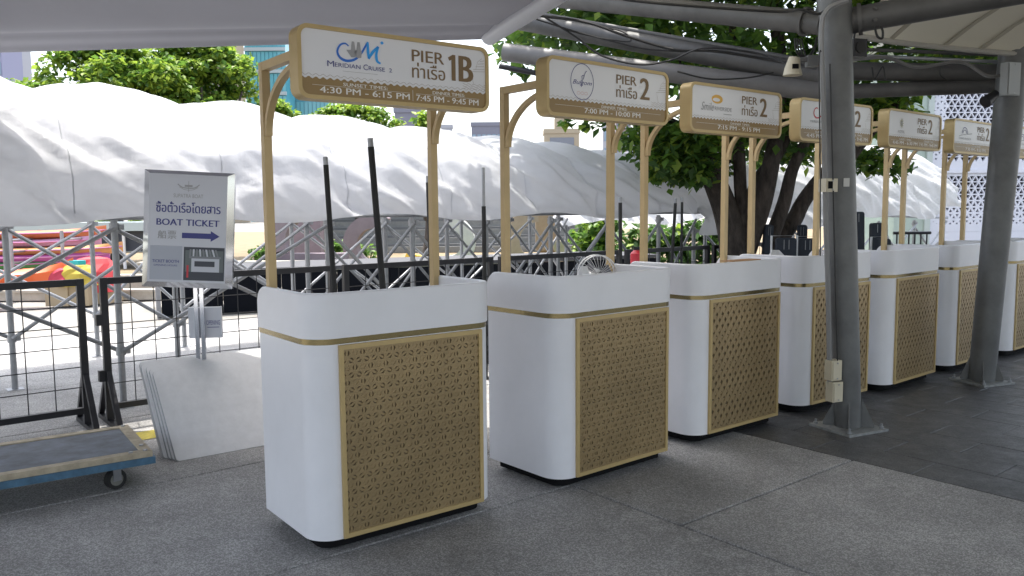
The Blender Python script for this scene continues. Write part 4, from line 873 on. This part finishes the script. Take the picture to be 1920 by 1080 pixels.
# ================================================================== GARDEN STRUCTURES BETWEEN LEGS
mauve = mat('mauve_render', (.19, .15, .17), .8, var=.15, vscale=3); tanm = mat('tan_render', (.28, .20, .13), .8, var=.15); palew = mat('pale_render', (.42, .42, .40), .7, var=.1)
def arc_wall(px, py, D, r, th_, a0, a1, dep, mt, label, rz=0):
    p = at(px, py, D); b = MB(); n = 18; q = []
    for k in range(n + 1):
        a = R(a0 + (a1 - a0) * k / n)
        for rr in (r, r - th_):
            for yy in (0, dep): q.append((rr * math.cos(a), yy, rr * math.sin(a)))
    f = []
    for k in range(n):
        o = 4 * k; f += [(o, o + 4, o + 6, o + 2), (o + 1, o + 3, o + 7, o + 5), (o, o + 1, o + 5, o + 4), (o + 2, o + 6, o + 7, o + 3)]
    f += [(0, 2, 3, 1), (4 * n, 4 * n + 1, 4 * n + 3, 4 * n + 2)]
    b.add(q, f); t = thing('curved_sculpture', label, 'sculpture', (p.x, p.y, 0), rz); link('arc', b.mesh('arc', mt, True), t, (0, 0, p.z))
    lo = p.z + min(r * math.sin(R(a0 + (a1 - a0) * k / n)) for k in range(n + 1))
    if lo > 0: b = MB(); xm = r * .86 * math.cos(R(a0)); b.box(-r, r, .05, dep - .05, 0, lo + .03); link('footing', b.mesh('footing', mt), t)
    return t
arc_wall(840, 455, 19, .62, .30, -90, 90, .5, palew, 'curved pale sculpture beyond the first kiosk right post')
arc_wall(700, 460, 20, .75, .34, 60, 250, .5, mauve, 'curved mauve sculpture between the black poles')
arc_wall(1010, 452, 19, .8, .36, 90, 270, .5, mat('brown_render', (.30, .23, .17), .8, var=.15), 'brown curved sculpture behind the second kiosk left post')
arc_wall(1085, 452, 20, .62, .34, 180, 360, .5, mat('khaki_render', (.32, .28, .2), .8, var=.15), 'khaki curved sculpture left of the green shrubs')
arc_wall(575, 452, 18, .9, .42, 90, 200, .5, mauve, 'tall curved mauve sculpture behind the first kiosk left post')
def blockth(name, px0, px1, py0, py1, D, dep, mt, label, cat):
    a = at(px0, py1, D); c = at(px1, py0, D); b = MB(); b.box(0, c.x - a.x, 0, dep, max(a.z, 0), c.z); tag_ = thing(name, label, cat, (a.x, a.y, 0)); link('wall', b.mesh(name, mt), tag_)
    if a.z > .01: b = MB(); b.box(.05, c.x - a.x - .05, .05, dep - .05, 0, a.z - .002); link('under_block', b.mesh('under_block', mt), tag_)
    return tag_
blockth('garden_wall', 505, 600, 408, 545, 21, .4, mauve, 'mauve garden wall left of the black poles beyond the platform', 'wall')
blockth('garden_wall', 1005, 1048, 404, 470, 21, .4, tanm, 'tan garden wall behind the second kiosk post', 'wall')
# stepped terrace building in the back, grey ledges with a maroon band
a = at(560, 470, 28); c = at(1130, 470, 28); Lb = c.x - a.x
t = thing('terrace_building', 'low grey terrace building with dark windows and a maroon upper band', 'building', (a.x, a.y, 0))
for i in range(5): b = MB(); b.box(0, Lb, i * .5, 7, i * .28, i * .28 + .2); link('ledge', b.mesh('ledge', mat('ledge', (.17, .17, .16), .8, var=.2)), t); b = MB(); b.box(.05, Lb - .05, i * .5 + .2, 6.9, i * .28 + .2, i * .28 + .28); link('recess', b.mesh('recess', mat('recess', (.1, .1, .1), .8)), t)
b = MB(); b.box(0, Lb, 3.0, 7, 1.4, 2.4); link('wall', b.mesh('wall', mat('maroon', (.20, .09, .10), .7)), t)
for i in range(8): b = MB(); b.box(i * Lb / 8 + .2, (i + .7) * Lb / 8, 2.94, 2.99, 1.5, 1.95); link('window', b.mesh('window', mat('dark_glass', (.04, .05, .05), .15)), t)
t = blockth('garden_wall', -600, 300, 452, 500, 30, 1, mat('far_wall', (.3, .31, .29), .8, var=.2), 'long low grey wall far behind the kayaks', 'wall')
t = thing('safety_barrier', 'yellow lawn edging box behind the black poles', 'barrier', at(745, 478, 18)); t.location.z = 0
b = MB(); b.prism_y([(0, .02), (.9, .02), (.6, .42), (.2, .5)], 0, .3); link('body', b.mesh('body', mat('yellow_plastic', (.7, .42, .03), .5)), t)
# extinguisher behind third kiosk
t = thing('fire_extinguisher', 'red fire extinguisher behind the rim of the second kiosk', 'fire extinguisher', at(1193, 495, 6.2)); zz0 = t.location.z; 
b = MB(); b.tube([(0, 0, -.10), (0, 0, .08), (0, 0, .105)], [.045, .045, .02], 14); link('cylinder', b.mesh('cylinder', redp, True), t); b = MB(); b.box(-.02, .035, -.012, .012, .106, .13); link('valve', b.mesh('valve', blackm), t)
b = MB(); b.tube([(0, 0, -zz0), (0, 0, -.101)], .02, 10); b.prism([(.1 * math.cos(R(30 * i)), .1 * math.sin(R(30 * i))) for i in range(12)], -zz0, -zz0 + .01); link('stand', b.mesh('stand', blackm), t)

# ================================================================== FOLDED LOUNGERS
def lounger(px0, px1, py0, D, rz, tilt, label, framed=True):
    p0 = at(px0, py0, D); p1 = at(px1, py0, D); wd = p1.x - p0.x; h = p0.z
    t = thing('folded_lounger', label, 'lounger', (p0.x, p0.y, 0), rz, 'folded navy loungers beside the tree'); 
    b = MB(); r = .03; b.prism_y(rrect(0, wd, .1, h, .03, 4), -.03, .03); c_ = link('cushion', b.mesh('cushion', soot, True), t, None, (tilt, 0, 0))
    b = MB(); b.box(wd * .35, wd * .38, -.034, -.031, h - .12, h - .02); b.box(wd * .6, wd * .63, -.034, -.031, h - .12, h - .02); link('strap', b.mesh('strap', galv), c_)
    if framed:
        b = MB(); b.tube([(-.03, .05, 0), (-.03, .05, h + .02), (wd + .03, .05, h + .02), (wd + .03, .05, 0)], .013, 8); link('frame', b.mesh('frame', wframe), t)
    else:
        b = MB(); b.tube([(.04, .05, 0), (.04, .05, .3), (wd - .04, .05, .3), (wd - .04, .05, 0)], .013, 8); link('frame', b.mesh('frame', blackm), t)
lounger(1455, 1492, 446, 8.6, 0, 0, 'folded navy lounger with white frame right of the tree, left one of the low pair')
lounger(1496, 1530, 447, 8.7, 0, 0, 'folded navy lounger with white frame right of the tree, right one of the low pair')
lounger(1597, 1627, 397, 9.6, .1, -.06, 'tall folded navy lounger standing right of the front column', False)
lounger(1636, 1668, 418, 10.2, .1, -.04, 'middle height navy lounger left of the fifth kiosk right post', False)
lounger(1644, 1672, 448, 8.8, .3, 0, 'low navy lounger with white frame partly behind the fifth kiosk')
lounger(1494, 1512, 420, 9.8, -.3, .12, 'narrow navy lounger leaning behind the low pair', False)
lounger(1424, 1440, 420, 9.6, .2, .1, 'narrow navy lounger against the tree trunk', False)
t = thing('metal_rail', 'short black metal rail before the greenish wall at the right', 'railing', at(1675, 437, 11)); q0 = t.location.z; t.location.z = 0
b = MB(); b.tube([(0, 0, q0), (.5, 0, q0)], .02, 8); link('top_bar', b.mesh('top_bar', blackm), t)
for i in range(6): b = MB(); b.tube([(.05 + i * .08, 0, 0), (.05 + i * .08, 0, q0 - .02)], .01, 6); link('bar', b.mesh('bar', blackm), t)

# ================================================================== TREES
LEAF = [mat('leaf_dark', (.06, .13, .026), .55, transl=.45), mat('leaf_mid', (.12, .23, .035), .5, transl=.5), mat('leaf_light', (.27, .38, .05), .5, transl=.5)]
def leaves(mb, c, rad, n, ls, up=.35, mix=(.4, .4, .2)):
    for _ in range(n):
        while True:
            p = Vector((random.uniform(-1, 1), random.uniform(-1, 1), random.uniform(-1, 1)))
            if p.length < 1: break
        p = Vector((c[0] + p.x * rad[0], c[1] + p.y * rad[1], c[2] + p.z * rad[2]))
        d = Vector((random.gauss(0, 1), random.gauss(0, 1), random.gauss(-.5, .6))).normalized(); s = d.cross(Vector((random.gauss(0, .4), random.gauss(0, .4), 1))).normalized()
        l = ls * random.uniform(.7, 1.3); w_ = l * .34; up_ = s.cross(d) * (l * .08)
        r = random.random(); mi = 0 if r < mix[0] else (1 if r < mix[0] + mix[1] else 2)
        mb.add([p, p + d * l * .45 + s * w_ + up_, p + d * l, p + d * l * .45 - s * w_ + up_], [(0, 1, 2), (0, 2, 3)], mi)
def limb(mb, pts, r0, r1):
    q = spline(pts, 5); n = len(q); mb.tube(q, [r0 + (r1 - r0) * i / (n - 1) for i in range(n)], 12)
random.seed(11)
tb = at(1378, 500, 9.6); tb.z = 0
T = thing('shade_tree', 'large dark forked tree behind the kiosks with leaves over the beams', 'tree', (0, 0, 0))
D = 9.6
tk = MB(); limb(tk, [tb, at(1376, 480, D), at(1362, 400, D), at(1336, 330, D), at(1315, 270, D + .2), at(1290, 170, D + .5), at(1250, 60, D + .8)], .185, .08)
limb(tk, [tb + Vector((.12, 0, 0)), at(1395, 440, D), at(1388, 350, D), at(1385, 280, D), at(1370, 180, D), at(1380, 20, D)], .085, .06)
limb(tk, [at(1400, 470, D), at(1430, 380, D - .1), at(1447, 300, D - .1), at(1455, 250, D), at(1462, 120, D), at(1450, 0, D)], .115, .07)
limb(tk, [at(1402, 400, D), at(1420, 340, D), at(1458, 290, D), at(1476, 250, D + .1), at(1500, 180, D)], .085, .05)
limb(tk, [at(1445, 450, D), at(1470, 380, D), at(1485, 320, D), at(1508, 270, D), at(1540, 200, D)], .09, .05)
limb(tk, [at(1440, 470, D + .2), at(1485, 418, D + .2), at(1505, 380, D + .2), at(1535, 338, D + .2), at(1570, 300, D + .3)], .11, .07)
limb(tk, [at(1590, 300, D), at(1650, 225, D), at(1690, 190, D), at(1720, 120, D)], .07, .05)
limb(tk, [at(1375, 300, D), at(1340, 262, D), at(1280, 235, D), at(1220, 210, D - .4)], .07, .02)
link('trunk', tk.mesh('trunk', bark, True), T)
cr_ = MB()
# low clumps left of the trunk
for _ in range(60):
    px = random.uniform(1195, 1335); py = random.uniform(228, 285) if px < 1250 else random.uniform(235, 325); c = at(px, py, random.uniform(8.9, 10.2)); leaves(cr_, c, (.28, .3, .2), 34, .13, mix=(.35, .42, .23))
for _ in range(7):
    px = random.uniform(1285, 1325); py = random.uniform(300, 350); leaves(cr_, at(px, py, random.uniform(9, 9.4)), (.16, .2, .16), 30, .11, mix=(.6, .3, .1))
for _ in range(34):
    px = random.uniform(1215, 1300); py = random.uniform(295, 322); leaves(cr_, at(px, py, random.uniform(9.3, 10.4)), (.18, .2, .08), 28, .12, mix=(.1, .4, .5))
for _ in range(60):
    px = random.uniform(1340, 1560); py = random.uniform(175, 260); leaves(cr_, at(px, py, random.uniform(9.4, 10.8)), (.28, .3, .2), 34, .13, mix=(.6, .3, .1))
for _ in range(70):
    px = random.uniform(1400, 1520); py = random.uniform(255, 300); leaves(cr_, at(px, py, random.uniform(10.6, 11.4)), (.2, .3, .12), 12, .13, mix=(.3, .4, .3))
for _ in range(40):
    px = random.uniform(1590, 1720); py = random.uniform(165, 235); leaves(cr_, at(px, py, random.uniform(9.4, 11)), (.2, .3, .16), 26, .13, mix=(.15, .4, .45))
for _ in range(30):
    px = random.uniform(1600, 1690); py = random.uniform(285, 322); leaves(cr_, at(px, py, random.uniform(9.6, 10.6)), (.14, .2, .09), 14, .12, mix=(.3, .5, .2))
# band seen between the beams, and the crown above the picture
for _ in range(500):
    px = random.uniform(960, 1960); py = random.uniform(-260, 150) if px > 1080 else random.uniform(-200, 105)
    if px > 1650: py = min(py, 105)
    leaves(cr_, at(px, py, random.uniform(8.4, 11.5)), (.35, .4, .24), 34, .15, mix=(.45, .38, .17))
for _ in range(260):
    c = Vector((random.uniform(-.5, 8.0), random.uniform(8, 12), random.uniform(3.9, 6.6))); leaves(cr_, c, (.6, .6, .4), 30, .22, mix=(.4, .4, .2))
for px, py in ((965, 133), (975, 137), (985, 134), (1118, 240), (1135, 238), (1090, 236), (1100, 232), (1060, 230)): leaves(cr_, at(px, py - 4, 9.2), (.06, .05, .05), 8, .12)
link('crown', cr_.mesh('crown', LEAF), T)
def tree(px, ptop, D, wpx, hpx, label, n=110, per=80, ls=.19, mix=(.12, .38, .5), grp='green trees behind the tarpaulin'):
    base = at(px, 400, D); base.z = 0; t = thing('leafy_tree', label, 'tree', (base.x, base.y, 0), 0, grp); top = at(px, ptop, D).z; W_ = wpx / F_PX * D / 2; Hh = hpx / F_PX * D / 2
    b = MB(); limb(b, [(0, 0, 0), (.1, 0, top * .3), (-.1, .1, top * .75)], .2, .06)
    for q in range(4): a = q * 1.7; limb(b, [(0, 0, top * .3), (W_ * .4 * math.cos(a), .5 * math.sin(a), top * .5), (W_ * .7 * math.cos(a), math.sin(a), top * .75)], .09, .03)
    link('trunk', b.mesh('trunk', bark, True), t)
    b = MB()
    for _ in range(n):
        a = random.uniform(0, 2 * math.pi); q = random.uniform(0, 1) ** .5; zz = random.uniform(-1, 1); k = math.sqrt(max(0, 1 - zz * zz))
        c = (W_ * q * k * math.cos(a), W_ * .7 * q * k * math.sin(a), top - Hh + Hh * zz * .93)
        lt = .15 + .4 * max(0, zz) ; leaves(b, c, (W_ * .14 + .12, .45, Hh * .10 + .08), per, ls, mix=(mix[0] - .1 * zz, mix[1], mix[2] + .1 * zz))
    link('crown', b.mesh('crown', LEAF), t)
tree(215, 62, 24, 250, 200, 'broad bright green tree left behind the tarpaulin, under the canopy hem', 170)
tree(375, 66, 26, 250, 220, 'broad bright green tree right of the other, in front of the cream tower', 185, mix=(.15, .4, .45))
tree(35, 152, 25, 170, 110, 'low green tree at the left edge below the purple tower', 70)
tree(125, 165, 28, 120, 90, 'small green tree between the left edge tree and the broad one', 50)
tree(520, 184, 30, 90, 80, 'small green tree below the teal glass tower', 40)
tree(668, 196, 30, 170, 90, 'flat topped green tree below the PIER 1B sign', 80, mix=(.15, .45, .4))
tree(800, 212, 22, 32, 110, 'slim green tree beside the first kiosk right post', 26, 40, .2)
tree(760, 404, 26, 1300, 60, 'x', 1, 1) if False else None
def shrub(px0, px1, py0, D, label, n=60, mx=(.3, .4, .3)):
    a = at(px0, py0, D); c = at(px1, py0, D); t = thing('shrub', label, 'shrub', (a.x, a.y, 0)); b = MB()
    for _ in range(n): leaves(b, (random.uniform(0, c.x - a.x), random.uniform(-.4, .4), random.uniform(.15, a.z - .1)), (.25, .25, .2), 36, .16, mix=mx)
    link('foliage', b.mesh('foliage', LEAF), t)
    b = MB()
    for q in range(6): x = (c.x - a.x) * (q + .5) / 6; b.tube([(x, 0, 0), (x + .1, 0, a.z * .6)], .02, 6)
    link('stem', b.mesh('stem', bark), t)
shrub(1088, 1150, 400, 18, 'green shrub right of the khaki sculpture', 60)
shrub(1160, 1370, 412, 16, 'green shrub mass left of the tree trunk below the grey tarpaulin', 80, (.7, .25, .05))
shrub(480, 560, 452, 22, 'green shrub left behind the first kiosk left post', 26, (.6, .35, .05))
shrub(600, 700, 455, 23, 'green shrub between the two tall black poles', 26, (.6, .35, .05))
shrub(-250, 330, 402, 32, 'long green hedge behind the kayaks', 220)
shrub(820, 1080, 405, 34, 'long green hedge beyond the garden sculptures', 160)

# ================================================================== WHITE PERFORATED BUILDING
wl0 = at(1742, 300, 17.0); Z0_, Z1_ = 0.0, 5.0
t = thing('perforated_building', 'white building with triangular perforated screen wall at the right edge', 'building', (wl0.x, wl0.y, 0), R(6))
SIDE = .148; HT = SIDE * math.sqrt(3) / 2; WW = 5.2
yt = lambda py: at(1830, py, 17.2).z
zt1, zt0, zb1, zb0 = yt(172), yt(300), yt(330), yt(425)
scr = MB(); hol = MB()
rows = int(4.2 / HT)
def hole_scale(xc, zc):
    if zt0 < zc < zt1 + .6: s = .86
    elif zb0 < zc < zb1:
        f_ = (zc - zb0) / (zb1 - zb0); s = .30 + .62 * f_ ** .8
    else: s = 0
    if xc < .35: s *= .45
    elif xc < .2: s = 0
    return min(s, .80)
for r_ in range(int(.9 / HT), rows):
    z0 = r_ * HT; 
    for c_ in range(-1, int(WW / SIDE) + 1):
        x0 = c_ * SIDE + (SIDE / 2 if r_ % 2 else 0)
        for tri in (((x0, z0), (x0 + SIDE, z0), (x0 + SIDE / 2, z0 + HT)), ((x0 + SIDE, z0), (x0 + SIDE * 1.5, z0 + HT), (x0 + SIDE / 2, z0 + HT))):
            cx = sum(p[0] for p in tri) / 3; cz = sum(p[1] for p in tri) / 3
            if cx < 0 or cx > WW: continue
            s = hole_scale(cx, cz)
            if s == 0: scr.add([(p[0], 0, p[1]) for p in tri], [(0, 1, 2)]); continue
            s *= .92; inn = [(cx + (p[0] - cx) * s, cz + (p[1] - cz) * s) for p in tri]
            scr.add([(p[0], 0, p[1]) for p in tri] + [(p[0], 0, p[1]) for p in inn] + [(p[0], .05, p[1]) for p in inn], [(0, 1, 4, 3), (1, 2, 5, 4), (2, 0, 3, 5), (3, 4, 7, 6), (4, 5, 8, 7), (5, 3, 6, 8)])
wp = mat('white_screen_panel', (.66, .66, .72), .4)
link('perforated_screen', scr.mesh('perforated_screen', wp), t)
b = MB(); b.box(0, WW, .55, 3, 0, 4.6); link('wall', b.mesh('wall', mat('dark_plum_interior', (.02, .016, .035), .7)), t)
b = MB(); b.box(0, WW, -.002, .06, 0, int(.9 / HT) * HT - .003); link('wall', b.mesh('wall', wp), t)
b = MB(); b.box(-.75, -.01, -.05, 2, 0, 5.2); link('corner_column', b.mesh('corner_column', mat('greenish_glass_panel', (.36, .43, .38), .25, var=.08)), t)
b = MB(); b.box(-.10, .02, -.09, -.051, 0, 5.2); link('edge_trim', b.mesh('edge_trim', mat('sage_trim', (.45, .5, .47), .4)), t)
b = MB(); b.box(-1.3, WW, -.3, 3, 4.65, 5.3); link('eave', b.mesh('eave', wp), t)
b = MB(); b.box(0, WW, -.035, -.003, zb1 + .06, zb1 + .13); link('rail_band', b.mesh('rail_band', wp), t)

# ================================================================== FAR TOWERS
def tower(px0, px1, ptop, D, wallm, glass, fl, ncol, label, steps=None, gap=.35, zmin=0, band=None, tall=0):
    a = at(px0, 400, D); c = at(px1, 400, D); top = at((px0 + px1) / 2, ptop, D).z + tall; Wd = c.x - a.x
    t = thing('tower_building', label, 'building', (a.x, a.y, 0)); b = MB(); b.box(0, Wd, 0, Wd * .8, 0, top); link('wall', b.mesh('wall', wallm), t)
    b = MB(); b.box(-.15, Wd + .15, -.15, Wd * .8 + .15, top + .002, top + .8); link('roof_parapet', b.mesh('roof_parapet', wallm), t)
    cw = Wd / ncol; ww = cw * (1 - gap); wh = fl * (1 - gap * .9); m_ = MB(); m_.box(0, ww, -.12, -.002, 0, wh); wm = m_.mesh('window', glass)
    z = max(fl * .4, zmin - fl); k = 0
    while z + fl <= top + .01 and k < 40:
        for i in range(ncol): link('window', wm, t, (cw * (i + gap / 2), 0, z + fl * gap * .4))
        if band: b = MB(); b.box(-.05, Wd + .05, -.3, -.001, z - .05 * fl, z + fl * .1); link('floor_band', b.mesh('floor_band', band), t)
        z += fl; k += 1
    return t
glassb = mat('blue_grey_glass', (.20, .27, .34), .12); tealg = mat('teal_glass', (.08, .32, .40), .1, var=.3, vscale=.08); darkg = mat('dark_window', (.16, .17, .20), .2); purp = mat('lilac_concrete', (.24, .24, .34), .7); creamw = mat('cream_concrete', (.34, .28, .20), .8); wht = mat('white_concrete', (.33, .33, .36), .7); greyc = mat('grey_concrete', (.17, .17, .21), .8)
tower(-60, 22, 95, 160, purp, glassb, 3.4, 7, 'lilac tower with blue glass strips at the left edge', zmin=24, tall=6)
tower(24, 60, 97, 170, wht, glassb, 3.4, 5, 'pale balconied tower right of the lilac one at the left edge', zmin=24, tall=5, band=purp)
tower(385, 452, 95, 110, creamw, darkg, 3.2, 6, 'cream apartment tower behind the broad green trees', zmin=14, tall=5)
tower(470, 545, 92, 120, tealg, mat('teal_pane', (.10, .32, .38), .12), 3.1, 10, 'teal glass office tower left of the PIER 1B sign', zmin=12, tall=5, gap=.18, band=mat('pale_mullion', (.32, .38, .40), .4))
tower(547, 622, 150, 125, mat('teal_glass2', (.08, .25, .30), .12), mat('teal_pane2', (.13, .34, .38), .12), 3.0, 10, 'lower teal glass block below the PIER 1B sign', zmin=12, gap=.2, band=mat('pale_mullion', (.32, .38, .40), .4))
tower(744, 789, 211, 110, greyc, glassb, 2.2, 4, 'small blue grey office block left of the first kiosk right post', zmin=8, gap=.3, band=wht)
tower(886, 942, 236, 180, greyc, glassb, 4.2, 6, 'flat grey building with overhanging roof between the first two signs', zmin=10)
tower(830, 850, 240, 200, wht, darkg, 3, 3, 'tiny pale building just right of the first kiosk right post', zmin=10)
tt = tower(1022, 1086, 250, 150, creamw, darkg, 2.2, 1, 'cream stepped office building with ribbon windows and a rooftop mast', zmin=8, gap=.3)
a = at(1041, 400, 150); c = at(1064, 400, 150); o0 = tt.location; tp = at(1054, 250, 150).z
b = MB(); b.box(a.x - o0.x, c.x - o0.x, .4, 3, tp + .81, tp + 2.8); link('roof_block', b.mesh('roof_block', creamw), tt); b = MB(); xm = (a.x + c.x) / 2 - o0.x; b.tube([(xm, 1.5, tp + 2.81), (xm, 1.5, tp + 5.2)], .18, 6); link('mast', b.mesh('mast', galv), tt)
tower(1131, 1153, 222, 120, wht, glassb, 2.7, 3, 'white apartment tower with blue strips above the grey tarpaulin', zmin=8, gap=.4, tall=3)
tower(1154, 1182, 232, 125, mat('pinkish_concrete', (.38, .31, .29), .8), darkg, 2.7, 3, 'pinkish apartment tower behind the second kiosk right post', zmin=8, band=wht, tall=3)
tower(1183, 1235, 262, 130, wht, darkg, 2.5, 6, 'wide white apartment block partly behind the tree leaves', zmin=8, gap=.45)
